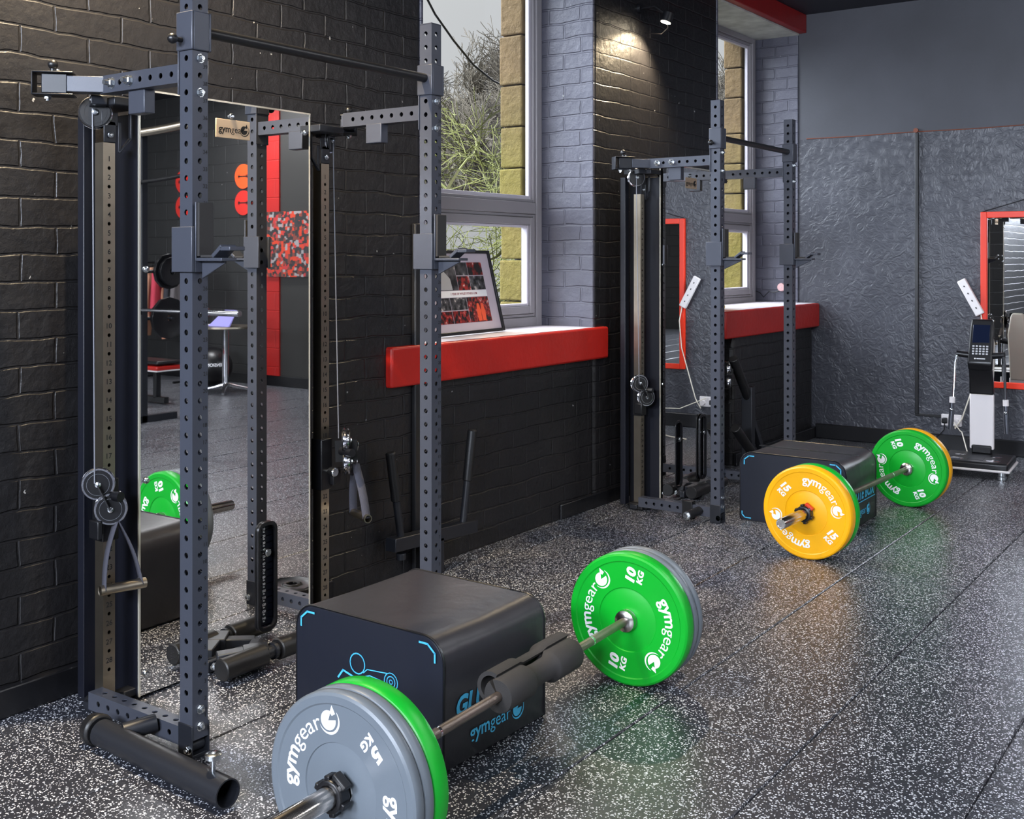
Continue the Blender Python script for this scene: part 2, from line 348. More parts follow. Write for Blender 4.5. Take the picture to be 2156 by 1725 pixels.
# right and near walls (out of frame)
mb = MB()
for a, b_, c, d in ((YB, .2, 0, ZC), (.2, 1.8, 0, 1.1), (.2, 1.8, 2.7, ZC), (1.8, 3.8, 0, ZC), (3.8, 5.4, 0, 1.1), (3.8, 5.4, 2.7, ZC), (5.4, YF+.2, 0, ZC)): mb.box(XR, XR+.2, a, b_, c-.06 if c == 0 else c, d)
struct('wall_right', mb, wall_y)
mb = MB()
for a, b_, c, d in ((XO, -3.1, -.06, ZC), (-3.1, -1.5, -.06, 2.4), (-3.1, -1.5, 3.38, ZC), (-1.5, -.6, -.06, ZC), (-.6, 1.0, -.06, 2.4), (-.6, 1.0, 3.38, ZC), (1.0, XR+.2, -.06, ZC)): mb.box(a, b_, YB-.2, YB, c, d)
struct('wall_near', mb, block_x)
mb = MB(); mb.box(XO, XR+.2, YB-.2, YF+.2, ZC, ZC+.1)
struct('ceiling', mb, mat('dark_navy_ceiling', sr(34, 36, 48), .6))
# red beam over window 2 and plastered soffit
mb = MB(); mb.box(-3.36, -3.30, 6.9, YF, 3.30, ZC); struct('trim_3', mb, redbeam_m, bevel=.006)
mb = MB(); mb.box(-3.79, -3.362, W2[0]+.002, YF-.002, 3.288, 3.33); struct('trim_4', mb, mat('flaking_grey_paint', sr(188, 190, 184), .6, bump=.4, bscale=12, var=.55, vscale=9))
# skirtings
mb = MB(); mb.box(XW, XW+.03, YB, 3.4, 0, .095); mb.box(XW, XW+.012, 5.2, 7.25, 0, .085); mb.box(-3.25, -3.22, 7.25, YF, 0, .09)
sk_m = mat('black_gloss_skirting', sr(20, 20, 23), .3, bump=.15, bscale=15)
struct('baseboard_left', mb, sk_m, bevel=.008)
mb = MB(); mb.box(-3.22, XR, YF-.022, YF, 0, .12); struct('baseboard_far', mb, sk_m, bevel=.008)
# sills: red painted fronts with white tops
def sill(name, y0, y1, xf, zt, zb, xb):
    m_ = MB(); m_.box(xb, xf, y0, y1, zb, zt); o = struct(name, m_, red_m, bevel=.012, smooth=30, seg=3)
    return o
def sill_top(name, y0, y1, x0, x1, z):
    m_ = MB(); m_.grid(lambda u, v: (x0+(x1-x0)*u+(0.010*math.sin(v*41)*math.sin(v*17+1) if u > .99 else 0), y0+(y1-y0)*v, z), 3, 60)
    m_.grid(lambda u, v: (x0+(x1-x0)*u, y0+(y1-y0)*v, z-.02), 3, 60)
    return struct(name, m_, sillw_m)
sill('trim_5', 3.76, 5.68, XW+.035, 1.055, .87, XW-.3)
sill_top('trim_6', 4.02, 5.55, -3.76, XW+.018, 1.0565)
sill('trim_7', 7.0, YF-.001, -3.19, 1.095, .905, -3.7)
sill_top('trim_8', 7.26, 8.79, -3.76, -3.21, 1.0965)
# vertical painted pipe beside window 1 (passes over the red band)
mb = MB(); mb.box(XW, XW+.025, 3.935, 3.985, 0, 1.62); pt = mb.build('wall_trunking', mat('black_trunking', sr(34, 34, 36), .35), bevel=.006)
tag(pt, 'black vertical trunking rising past the red band under the first window', 'trunking')
mb = MB(); mb.box(XW+.024, XW+.027, 3.933, 3.987, .872, 1.053); r_ = mb.build('red_paint_patch', red_m, pt, label='red painted stretch')

# windows
def window(name, y0, y1, z0, z1):
    root = bpy.data.objects.new(name, None); C.objects.link(root); root['kind'] = 'structure'; root.location = (-3.76, (y0+y1)/2, z0)
    w = (y1-y0)/2; H_ = z1-z0; x = 0
    def ring(mb_, ya, yb, za, zb, t, xa, xb):
        mb_.box(xa, xb, ya, ya+t, za, zb); mb_.box(xa, xb, yb-t, yb, za, zb); mb_.box(xa, xb, ya+t, yb-t, za, za+t); mb_.box(xa, xb, ya+t, yb-t, zb-t, zb)
    m_ = MB(); ring(m_, -w, w, 0, H_, .055, -.03, .035); m_.box(-.03, .03, -w+.055, w-.055, .665, .735)
    ring(m_, -w+.055, w-.055, .055, .665, .018, -.02, .022); ring(m_, -w+.055, w-.055, .735, H_-.055, .018, -.02, .022)
    m_.build('frame', pvc_m, root, bevel=.004)
    m_ = MB(); ring(m_, -w+.075, w-.075, .075, .645, .045, -.015, .035)
    m_.build('sash', pvc_m, root, bevel=.005)
    m_ = MB(); ring(m_, -w+.073, w-.073, .753, H_-.073, .022, -.022, .004); ring(m_, -w+.12, w-.12, .12, .60, .016, -.022, .02)
    m_.build('glazing_bead', pvcw_m, root, bevel=.003, label='white glazing bead')
    gm = bpy.data.materials.get('window_glass')
    if not gm:
        gm = bpy.data.materials.new('window_glass'); gm.use_nodes = True; n = gm.node_tree.nodes; l = gm.node_tree.links; n.clear()
        o_ = n.new('ShaderNodeOutputMaterial'); t_ = n.new('ShaderNodeBsdfTransparent'); g_ = n.new('ShaderNodeBsdfGlossy'); g_.inputs['Roughness'].default_value = .02
        lw = n.new('ShaderNodeLayerWeight'); lw.inputs['Blend'].default_value = .5; pw = n.new('ShaderNodeMath'); pw.operation = 'POWER'; pw.inputs[1].default_value = 4; l.new(lw.outputs['Facing'], pw.inputs[0]); f_ = n.new('ShaderNodeMath'); f_.operation = 'MULTIPLY_ADD'; f_.inputs[1].default_value = .4; f_.inputs[2].default_value = .02; l.new(pw.outputs[0], f_.inputs[0]); mx_ = n.new('ShaderNodeMixShader')
        t_.inputs['Color'].default_value = (.94, .95, .95, 1)
        l.new(f_.outputs[0], mx_.inputs[0]); l.new(t_.outputs[0], mx_.inputs[1]); l.new(g_.outputs[0], mx_.inputs[2]); l.new(mx_.outputs[0], o_.inputs[0])
    for za, zb in ((.12, .60), (.753, H_-.073)):
        m_ = MB(); m_.box(-.006, -.002, -w+.09, w-.09, za, zb); m_.build('pane', gm, root, smooth=0)
    return root
window('window_1', W1[0]-.0, W1[1]-.012, W1[2], W1[3])
window('window_2', W2[0], W2[1]-.0, W2[2], W2[3])
# outer stone jambs of the two windows
stone = brick_mat('sandstone_blocks', 'XZ', sr(112, 92, 62), bw=9, bh=9, rough=.95, strength=1, dist=.03, mortar=.012, warp=.01, var=.35)
n = stone.node_tree.nodes; l = stone.node_tree.links
g = n.new('ShaderNodeNewGeometry'); nz = n.new('ShaderNodeTexNoise'); nz.inputs['Scale'].default_value = 1.6; nz.inputs['Detail'].default_value = 5; l.new(g.outputs['Position'], nz.inputs['Vector'])
sp = n.new('ShaderNodeSeparateXYZ'); l.new(g.outputs['Position'], sp.inputs[0])
ma = n.new('ShaderNodeMapRange'); ma.inputs['From Min'].default_value = 2.6; ma.inputs['From Max'].default_value = 1.9; l.new(sp.outputs['Z'], ma.inputs['Value'])
mu = n.new('ShaderNodeMath'); mu.operation = 'MULTIPLY'; l.new(ma.outputs[0], mu.inputs[0]); l.new(nz.outputs['Fac'], mu.inputs[1])
b = n['Principled BSDF']; old = b.inputs['Base Color'].links[0].from_socket
mx = n.new('ShaderNodeMix'); mx.data_type = 'RGBA'; mx.inputs[7].default_value = sr(118, 112, 32); l.new(mu.outputs[0], mx.inputs[0]); l.new(old, mx.inputs[6]); l.new(mx.outputs[2], b.inputs['Base Color'])
for k, (ya, yb, z0) in enumerate(((5.45, 5.60, .9), (8.64, 8.80, .9), (3.85, 4.05, .9))):
    mb = MB()
    z = z0; i = 0
    while z < 3.5:
        h = .25 if i % 3 else .30; d = random.uniform(-.006, .006); mb.box(-3.96+d, -3.80, ya+d, yb, z+.004, z+h-.004); z += h; i += 1
    o = mb.build('stone_jamb', stone, bevel=.01, smooth=0); o.name = 'trim_%d' % (9+k); o['kind'] = 'structure'
# out-of-view ceiling panels, added to house the fill lights
for i, (x, y) in enumerate(PANELS):
    t = thing('ceiling_fill_panel', 'flat white ceiling panel added as unseen fill light', 'lamp', (x, y, ZC), 0, 'added ceiling fill panels')
    m_ = MB(); m_.box(-.6, .6, -.3, .3, -.05, 0); m_.build('housing', white_pl, t, bevel=.004)
    m_ = MB(); m_.box(-.57, .57, -.27, .27, -.056, -.05); m_.build('diffuser', mat('fill_diffuser', (1, 1, 1, 1), .5, emit=(1, .97, .95, 1), estr=3), t, smooth=0)
# ------------------------------------------------------------------ rack parts
def perf_face(mb, M, w, h, z0, pitch, r, th=.003, n=12):
    """perforated strip in local xy (x width centred, y up 0..h) with hole centres at z0+k*pitch"""
    ys = []; z = z0
    while z+pitch/2 <= h: ys.append(z); z += pitch
    lo = ys[0]-pitch/2
    vs_ = []; fs = []
    def quad(a, b_, c, d): o = len(vs_); vs_.extend([a, b_, c, d]); fs.append((o, o+1, o+2, o+3))
    if lo > 0: quad((-w/2, 0, 0), (w/2, 0, 0), (w/2, lo, 0), (-w/2, lo, 0))
    hi = ys[-1]+pitch/2
    if hi < h: quad((-w/2, hi, 0), (w/2, hi, 0), (w/2, h, 0), (-w/2, h, 0))
    for c in ys:
        rect = []; hole = []
        for k in range(n*1):
            t = 2*math.pi*(k+.5)/n; cx_, cy_ = math.cos(t), math.sin(t)
            hole.append((r*cx_, c+r*cy_))
            s_ = min((w/2)/abs(cx_) if abs(cx_) > 1e-6 else 9, (pitch/2)/abs(cy_) if abs(cy_) > 1e-6 else 9)
            rect.append((s_*cx_, c+s_*cy_))
        o = len(vs_); vs_.extend([(x, y, 0) for x, y in rect]+[(x, y, 0) for x, y in hole]+[(x, y, -th) for x, y in hole])
        for k in range(n):
            k2 = (k+1) % n; fs.append((o+k, o+k2, o+n+k2, o+n+k)); fs.append((o+n+k, o+n+k2, o+2*n+k2, o+2*n+k))
        # corners
        a, b_ = w/2, pitch/2
        for sx, sy in ((1, 1), (-1, 1), (-1, -1), (1, -1)):
            ang = math.atan2(sy*b_, sx*a) % (2*math.pi)
            k = int(math.floor(ang/(2*math.pi/n)-.5)) % n; k2 = (k+1) % n
            q = len(vs_); vs_.append((sx*a, c+sy*b_, 0)); fs.append((o+k, q, o+k2))
    mb.add(vs_, fs, M)
def perf_tube(mb, a, b_, w, d, first, pitch=.05, r=.0088, up=(0, 0, 1), faces=(0, 1, 2, 3)):
    """square tube from a to b; w across 'x', d across 'y' of its frame; holes in all faces"""
    a = Vector(a); b_ = Vector(b_); L = (b_-a).length; z = (b_-a).normalized()
    upv = Vector(up)
    if abs(z.dot(upv)) > .99: x = Vector((1, 0, 0)); y = z.cross(x)
    else: x = upv.cross(z).normalized(); y = z.cross(x)
    for k, (nrm, ax, ww, off) in enumerate(((x, y, d, w/2), (-x, -y, d, w/2), (y, -x, w, d/2), (-y, x, w, d/2))):
        M = Matrix((ax, z, ax.cross(z))).transposed().to_4x4(); M.translation = a+nrm*off
        if k in faces: perf_face(mb, M, ww, L, first, pitch, r)
        else: mb.add([(-ww/2, 0, 0), (ww/2, 0, 0), (ww/2, L, 0), (-ww/2, L, 0)], [(0, 1, 2, 3)], M)
def hexbolt(mb, p, d, r=.011, h=.009):
    mb.lathe([(r*1.25, 0), (r*1.25, .0025)], p, d, 16); mb.lathe([(r, .0025), (r, h), (r*.8, h+.0015)], p, d, 6)
    mb.lathe([(r*.55, h), (r*.55, h+.006)], p, d, 10)
BOLTS = {}
def bolt(parent, p, d, kind='hex'):
    if kind not in BOLTS:
        m_ = MB()
        if kind == 'hex': hexbolt(m_, (0, 0, 0), (0, 0, 1))
        elif kind == 'big': hexbolt(m_, (0, 0, 0), (0, 0, 1), .014, .015); m_.lathe([(.008, .015), (.008, .03)], (0, 0, 0), (0, 0, 1), 12)
        else: m_.lathe([(.011, 0), (.011, .003), (.009, .007), (.004, .0085)], (0, 0, 0), (0, 0, 1), 16); m_.lathe([(.0045, .0086), (.0045, .0095)], (0, 0, 0), (0, 0, 1), 6)
        me = m_.mesh('bolt', bolt_m); BOLTS[kind] = me
    o = bpy.data.objects.new('bolt', BOLTS[kind]); C.objects.link(o); o.parent = parent
    o.location = p; o.rotation_euler = Vector(d).to_track_quat('Z', 'Y').to_euler(); return o

def make_rack(name_label, loc, rz, hw, near, tw=0.0, mdx=0.0):
    t = thing('power_rack', name_label, 'power rack', loc, rz, None)
    T = .056; HT = 2.326; col_x = -.514; col_y = .487; mx_ = -.474+mdx
    for s in (-1, 1):
        y = s*hw
        m_ = MB(); perf_tube(m_, (0, y, .055), (0, y, HT), T, T, .035); m_.box(-T/2, T/2, y-T/2, y+T/2, HT-.001, HT+.003)
        m_.build('upright', frame_m, t, recalc=False, smooth=0)
        m_ = MB()                                                   # numbers between the holes on the room-side face
        for k in range(1, 41):
            put_text(m_, str(k), axes((T/2+.0006, y+.018, .055+.035+.05*k-.028), (0, 1, 0), (0, 0, 1)), .017, .01)
        m_.build('hole_numbers', ink_m, t, smooth=0, recalc=False)
        m_ = MB(); m_.box(-T/2-.004, T/2+.004, y-T/2-.004, y-T/2, .0, .10); m_.box(-T/2-.004, T/2+.004, y+T/2, y+T/2+.004, 0, .10)
        m_.box(-T/2-.004, T/2, y-T/2, y+T/2, .0, .012); m_.box(-T/2-.004, -T/2, y-T/2, y+T/2, 0, .13); m_.cyl((0, y-T/2, .03), (0, y+T/2, .03), .018)
        m_.build('foot_bracket', dark_m, t, bevel=.003)
        bolt(t, (T/2, y, .09), (1, 0, 0)); bolt(t, (T/2, y, .14), (1, 0, 0))
        bolt(t, (T/2, y, 2.04), (1, 0, 0)); bolt(t, (T/2, y, 1.94), (1, 0, 0))
        bolt(t, (T/2-.01, y-s*(-T/2-.004), .03), (0, s, 0)); bolt(t, (T/2-.01, y-T/2-.004, .03), (0, -1, 0))
        # sliding collar holding the chin-up bar
        m_ = MB(); q = T/2+.008
        for (a, b_, c, d) in ((-q, q, y-q, y-T/2), (-q, q, y+T/2, y+q), (-q, -T/2, y-T/2, y+T/2), (T/2, q, y-T/2, y+T/2)): m_.box(a, b_, c, d, 2.062, 2.175)
        m_.build('bar_collar', frame_m, t, bevel=.003)
        m_ = MB(); yk = -hw-q if s < 0 else y+q; dd = -1 if s < 0 else 1
        m_.cyl((-.01, yk, 2.092), (-.01, yk+dd*.022, 2.092), .007); m_.ball((-.01, yk+dd*.032, 2.092), .0155); m_.build('collar_knob', black_m, t)
        # top cross beam running back to the wall side
        m_ = MB(); perf_tube(m_, (-T/2-.004, y, 2.0), (-.425, y, 2.0), .05, .055, .04, faces=(0, 1)); m_.build('cross_beam', frame_m, t, recalc=False, smooth=0)
        m_ = MB(); m_.box(-T/2-.005, -T/2, y-.034, y+.034, 1.935, 2.066); m_.build('beam_plate', frame_m, t, bevel=.002)
        for xb in (-.27, -.36): bolt(t, (xb, y-.025 if s < 0 else y+.025, 2.0), (0, s, 0), 'big')
        # swivel arm and pulley bracket on the outer side
        m_ = MB(); m_.bar((-.42, y, 2.0), (-.50, y+s*.085, 2.0), .055, .05, up=(0, 0, 1)); m_.build('angled_arm', frame_m, t, bevel=.002)
        m_ = MB(); M0 = axes((-.50, y+s*.085, 2.0), (-.68, s*.73, 0), (0, 0, 1))
        m_.box(0, .075, -.03, .03, -.024, .024, M0); m_.box(-.02, .10, .032, .037, -.035, .035, M0); m_.box(-.02, .10, -.037, -.032, -.035, .035, M0); m_.box(.098, .103, -.037, .037, -.035, .035, M0)
        m_.build('swivel_bracket', dark_m, t, bevel=.003)
        p = M0 @ Vector((.045, .045, 0)); m_ = MB(); m_.cyl((p.x, p.y, 2.035), (p.x, p.y, 2.05), .008); m_.ball((p.x, p.y, 2.062), .016); m_.build('adjust_knob', black_m, t)
        p2 = M0 @ Vector((.06, -.037, 0)); bolt(t, p2, (0, 0, -1)); p2 = M0 @ Vector((.03, .037, 0)); bolt(t, p2, (0, 0, 1), 'cap')
        # hanger block under the beam
        m_ = MB(); m_.box(-.30, -.22, y-s*.01-.02, y-s*.01+.02, 1.90, 1.975); m_.build('hanger_block', frame_m, t, bevel=.003)
        # header plate and pulley at the column head
        m_ = MB(); m_.box(-.60, -.42, s*(col_y-.10), s*(col_y+.03), 1.945, 1.972); m_.bar((-.55, s*.50, 1.95), (-.46, s*.545, 1.96), .05, .03); m_.build('header_plate', dark_m, t, bevel=.003)
        m_ = MB(); yc = s*col_y
        pax = Vector((.80, -.6, 0)) if s < 0 else Vector((.9, .43, 0)); pc_ = Vector((col_x+.0, yc+s*.035, 1.925))
        m_.lathe([(.012, -.012), (.050, -.012), (.053, -.007), (.043, 0), (.053, .007), (.050, .012), (.012, .012)], pc_, pax, 32); tp = m_.build('top_pulley', chrome_m, t)
        m_ = MB(); m_.lathe([(.045, .0), (.045, .004)], pc_+pax*.013, pax, 32); m_.lathe([(.036, .0), (.036, .0048), (.033, .0048), (.033, 0)], pc_+pax*.013, pax, 32, caps=False); m_.build('pulley_cover', black_m, tp)
        m_ = MB(); m_.box(col_x+.022, col_x+.027, yc-.03, yc+.03, 1.885, 1.93); m_.box(col_x+.022, col_x+.027, yc-.022, yc+.022, 1.83, 1.90); m_.box(col_x+.02, col_x+.026, yc-s*.038-.006, yc-s*.038+.006, 1.80, 1.9); m_.bar((col_x+.023, yc-s*.036, 1.80), (col_x+.023, yc-s*.078, 1.85), .006, .014, up=(1, 0, 0)); m_.bar((col_x+.023, yc-s*.078, 1.845), (col_x+.023, yc-s*.078, 1.94), .006, .014, up=(1, 0, 0)); m_.build('pulley_guard', dark_m, t, bevel=.003)
        bolt(t, pc_+pax*.0175, pax, 'cap'); bolt(t, (col_x+.028, yc, 1.855), (1, 0, 0), 'cap')
        # steel slide column with numbered holes
        m_ = MB(); perf_tube(m_, (col_x, yc, .04), (col_x, yc, 1.83), .044, .044, .088, pitch=.06, r=.006, faces=(0,)); m_.build('slide_column', steel_m, t, recalc=False, smooth=0)
        m_ = MB()
        for k in range(1, 29):
            put_text(m_, str(k), axes((col_x+.0226, yc, 1.778-.06*(k-1)-.008), (0, 1, 0), (0, 0, 1)), .024, .012)
        m_.build('column_numbers', ink_m, t, smooth=0, recalc=False)
        # black foot of the column
        m_ = MB(); m_.box(col_x-.045, col_x+.05, yc-.05, yc+.05, 0, .045); m_.cyl((col_x+.055, yc-.03, .02), (col_x+.055, yc+.03, .02), .018); m_.build('column_foot', rubber_m, t, bevel=.012, seg=3)
        # rear guard channel and cable
        m_ = MB(); m_.box(-.625, -.59, s*(col_y+.005)-.022, s*(col_y+.005)+.022, .02, 1.93); m_.build('guard_channel', navy_m, t, bevel=.003)
        m_ = MB(); m_.tube([(col_x+.012, yc+s*.054, 1.935), (col_x+.035, yc+s*.062, .74)], .0022, 6); m_.build('cable', mat('grey_cable', sr(120, 122, 130), .4), t)
        # sliding trolley with two pulleys
        m_ = MB(); m_.box(col_x-.026, col_x+.032, yc-.03, yc+.03, .545, .745); m_.box(col_x+.0, col_x+.05, yc+s*.03-.012, yc+s*.03+.03*s, .56, .62); m_.build('trolley', black_m, t, bevel=.004)
        ax = Vector((.80, -.6, 0)) if s < 0 else Vector((.72, .69, 0))
        if s < 0: cs = [(-.505, yc-.03, .735), (-.475, yc-.005, .655)]
        else: cs = [(-.455, yc+.05, .735), (-.455, yc+.055, .650)]
        m_ = MB()
        for c in cs: m_.lathe([(.014, -.011), (.050, -.011), (.052, -.007), (.043, 0), (.052, .007), (.050, .011), (.014, .011)], Vector(c)+ax*.02, ax, 28)
        m_.build('pulley_wheel', chrome_m, t)
        m_ = MB()
        for sg in (-1, 1):
            for c in cs: m_.lathe([(.044, -.002), (.044, .002)], Vector(c)+ax*(.02+sg*.014), ax, 28)
            a_, b_ = Vector(cs[0])+ax*(.02+sg*.014), Vector(cs[1])+ax*(.02+sg*.014); m_.bar(a_, b_, .004, .06, up=tuple(ax)) 
        m_.cyl(Vector(cs[0])*.5+Vector(cs[1])*.5+ax*.0, Vector(cs[0])*.5+Vector(cs[1])*.5+Vector((.07, -.01*s, .0)), .016)
        m_.build('pulley_cheek', black_m, t)
        m_ = MB()
        for c in cs:
            for rr_ in (.035,): m_.lathe([(rr_, .0), (rr_, .0006), (rr_-.0015, .0006), (rr_-.0015, 0)], Vector(c)+ax*.0362, ax, 36, caps=False)
        m_.build('cheek_ring', bolt_m, t)
        for c in cs: bolt(t, Vector(c)+ax*.036, ax, 'cap')
        if s > 0:
            m_ = MB(); m_.cyl((col_x+.03, yc-.005, .62), (col_x+.06, yc-.005, .62), .006); m_.lathe([(.017, 0), (.018, .004), (.018, .026), (.015, .03)], (col_x+.055, yc-.005, .62), (1, 0, 0), 20); m_.build('selector_knob', bolt_m, t)
        # floor rail on each side
        m_ = MB(); perf_tube(m_, (-T/2-.004, y, .055), (col_x+.03, y, .055), .05, .055, .05, faces=(2, 3, 0, 1)); m_.build('floor_rail', frame_m, t, recalc=False, smooth=0)
    m_ = MB(); m_.cyl((0, -hw+T/2+.004, 2.125), (0, hw-T/2-.004, 2.125), .0165, n=20); m_.build('chin_up_bar', mat('matt_black_bar', sr(26, 26, 28), .38), t)
    m_ = MB(); m_.box(-.54, -.495, -.55, .55, .01, .035); m_.build('rear_rail', dark_m, t, bevel=.003)
    # stack enclosure, mirror with two slots, trim and badge
    m_ = MB(); zt = 2.01
    m_.box(-.635, mx_-.004, -.385, -.378, .0, 1.935); m_.box(-.635, mx_-.004, .378, .385, 0, 1.935); m_.box(-.635, -.63, -.378, .378, 0, 1.935)
    m_.build('stack_shroud', navy_m, t, bevel=.002)
    m_ = MB(); sw = .036; sy = .165; z0, z1 = .095, .468
    for a, b_, c, d in ((-.383, -sy-sw, .012, zt), (-sy+sw, sy-sw, .012, zt), (sy+sw, .383, .012, zt), (-sy-sw, -sy+sw, .012, z0), (sy-sw, sy+sw, .012, z0), (-sy-sw, -sy+sw, z1, zt), (sy-sw, sy+sw, z1, zt)):
        m_.add([(mx_-tw*a, a, c), (mx_-tw*b_, b_, c), (mx_-tw*b_, b_, d), (mx_-tw*a, a, d)], [(0, 1, 2, 3)])
    m_.build('mirror_panel', mirror_m, t, smooth=0, recalc=False)
    bk = -abs(tw)*.39; m_ = MB(); m_.box(mx_+bk-.004, mx_+bk-.001, -.383, -sy-sw, .012, zt); m_.box(mx_+bk-.004, mx_+bk-.001, -sy+sw, sy-sw, .012, zt); m_.box(mx_+bk-.004, mx_+bk-.001, sy+sw, .383, .012, zt)
    m_.box(mx_+bk-.004, mx_+bk-.001, -.383, .383, z1, zt); m_.build('mirror_backing', black_m, t, smooth=0)
    m_ = MB(); m_.box(mx_-.004, mx_+.003, -.389, -.383, .01, zt+.003); m_.box(mx_-.010, mx_+.002, .383, .387, .01, zt+.003); m_.box(mx_-.010, mx_+.009 if tw else mx_+.003, -.389, .387, zt, zt+.006)
    m_.build('mirror_edge', edge_m, t, smooth=0)
    for yb, zb in ((-.36, 1.42), (-.36, .72), (-.36, .08), (0, 1.965), (.36, 1.94)): bolt(t, (mx_+.0005, yb, zb), (1, 0, 0), 'cap')
    m_ = MB(); m_.box(mx_, mx_+.003, -.07, .085, 1.885, 1.952); pl = m_.build('maker_badge', mat('brushed_badge', sr(215, 190, 160), .4, .5), t, bevel=.003)
    m_ = MB(); wd = put_text(m_, 'gym', axes((mx_+.0036, -.060, 1.906), (0, 1, 0), (0, 0, 1)), .034, .022, center=False); put_text(m_, 'gear', axes((mx_+.0036, -.060+wd+.002, 1.906), (0, 1, 0), (0, 0, 1)), .034, .0, center=False)
    g_logo(m_, axes((mx_+.0036, .058, 1.918), (0, 1, 0), (0, 0, 1)), .024); m_.build('badge_lettering', ink_m, pl, smooth=0, recalc=False)
    for s in (-1, 1):
        yc = s*sy; m_ = MB(); P = []
        def rr(hw_, za, zb, r_):
            pts = []
            for cx_, cz_, a0 in ((hw_-r_, zb-r_, 0), (-hw_+r_, zb-r_, 90), (-hw_+r_, za+r_, 180), (hw_-r_, za+r_, 270)):
                for k in range(7): a = R(a0+k*15); pts.append((cx_+r_*math.cos(a), cz_+r_*math.sin(a)))
            return pts
        o_ = rr(.048, z0-.015, z1+.015, .034); i_ = rr(.036, z0-.002, z1+.002, .024); nn = len(o_)
        V_ = [(mx_+.001, yc+a, b_) for a, b_ in o_]+[(mx_+.010, yc+a*.97, b_) for a, b_ in o_]+[(mx_+.010, yc+a, b_) for a, b_ in i_]+[(mx_-.004, yc+a, b_) for a, b_ in i_]
        F_ = []
        for q in range(3):
            for k in range(nn): k2 = (k+1) % nn; F_.append((q*nn+k, q*nn+k2, (q+1)*nn+k2, (q+1)*nn+k))
        m_.add(V_, F_); m_.build('slot_bezel', black_m, t, recalc=True)
        m_ = MB(); z = .04; k = 0
        while z < .50: m_.box(-.60, mx_-.022, yc-.12, yc+.12, z, z+.0235); z += .0255; k += 1
        ws = m_.build('weight_stack', navy_m, t, bevel=.002, seg=1)
        m_ = MB(); z = .445
        for k in range(14):
            put_text(m_, '%d' % (10*(k+1)), axes((mx_-.0212, yc+.008, z), (0, 1, 0), (0, 0, 1)), .013, .02); put_text(m_, 'lbs', axes((mx_-.0212, yc+.008, z-.009), (0, 1, 0), (0, 0, 1)), .009, .02); z -= .0255
        m_.build('stack_labels', white_m, ws, smooth=0, recalc=False)
        m_ = MB(); m_.cyl((mx_-.03, yc-.008, .372), (mx_+.016, yc-.008, .372), .005); m_.lathe([(.012, 0), (.014, .003), (.014, .012), (.011, .015)], (mx_+.008, yc-.008, .372), (1, 0, 0), 18); m_.build('selector_pin', bolt_m, ws)
    # low foot roller on its bracket
    m_ = MB(); m_.bar((mx_+.03, -.09, .045), (-.38, .01, .05), .05, .06); m_.bar((-.40, -.01, .05), (-.345, .06, .055), .07, .06); m_.bar((mx_+.01, .12, .04), (-.385, .02, .05), .05, .05); m_.bar((mx_+.01, -.12, .03), (mx_+.01, .13, .03), .02, .04); m_.build('roller_bracket', dark_m, t, bevel=.004)
    bolt(t, (mx_+.05, -.115, .04), (0, -1, 0)); bolt(t, (mx_+.075, -.095, .05), (0, -1, 0))
    m_ = MB(); m_.cyl((-.345, -.15, .055), (-.345, .29, .055), .022, n=18); m_.lathe([(.030, 0), (.030, .012)], (-.345, .075, .055), (0, 1, 0), 18); m_.build('roller_axle', dark_m, t)
    for ya, yb in ((-.155, .035), (.10, .29)):
        m_ = MB(); m_.lathe([(.034, 0), (.038, .004), (.038, yb-ya-.004), (.034, yb-ya)], (-.345, ya, .055), (0, 1, 0), 24); m_.build('foot_roller', rubber_m, t)
    # J cups
    for s in (-1, 1):
        y = s*hw; q = T/2+.012; m_ = MB()
        for (a, b_, c, d) in ((-q-.012, q, y-q, y-T/2-.001), (-q, q, y+T/2+.001, y+q), (T/2+.001, q, y-T/2, y+T/2)): m_.box(a, b_, c, d, 1.416, 1.548)
        m_.box(q, q+.006, y-.030, y-.026, 1.45, 1.62)
        # cradle arm
        m_.box(q, q+.115, y-.028, y+.028, 1.448, 1.458); M0 = axes((q+.075, y, 1.458), (.8, 0, .6), (0, 1, 0)); m_.box(0, .05, -.028, .028, -.002, .010, M0)
        m_.box(q+.108, q+.150, y-.028, y+.028, 1.478, 1.490)
        m_.prism([(0, 0), (.10, .045), (.10, .055), (0, .055)], axes((q, y+.004, 1.397), (1, 0, 0), (0, 0, 1)), .008)
        jc = m_.build('j_cup', frame_m, t, bevel=.002)
        m_ = MB(); m_.box(q, q+.014, y-.025, y+.028, 1.462, 1.618); m_.box(q+.02, q+.08, y-.026, y+.026, 1.4585, 1.466); m_.build('cup_liner', foam_m, jc, bevel=.002, label='matt black liner pad')
    return t

rack1 = make_rack('charcoal power rack nearest the camera with a mirror panel and long foot tube', (-2.649, 2.660, 0), 0, .543, True)
m_ = MB()
def hollow(mb, a, b_, r, th=.004, n=32):
    L = (Vector(b_)-Vector(a)).length; mb.lathe([(r, 0), (r, L), (r-th, L), (r-th, L*.0+.002)], a, Vector(b_)-Vector(a), n, caps=False, closed=True)
hollow(m_, (-.27, -.665, .040), (.335, -.70, .040), .039)
ft = m_.build('foot_tube', dark_m, rack1)
m_ = MB(); m_.cyl((-.28, -.665, .042), (-.33, -.66, .042), .05, .042); m_.build('tube_end_blob', rubber_m, ft, bevel=.01)  # made-up shape standing in for a stray dark blob, not a real cap
m_ = MB(); m_.cyl((.27, -.695, .078), (.27, -.695, .115), .006); m_.lathe([(.014, 0), (.022, .004), (.022, .016), (.017, .019)], (.27, -.695, .112), (0, 0, 1), 20); m_.build('clamp_knob', bolt_m, ft, label='chrome screw knob')
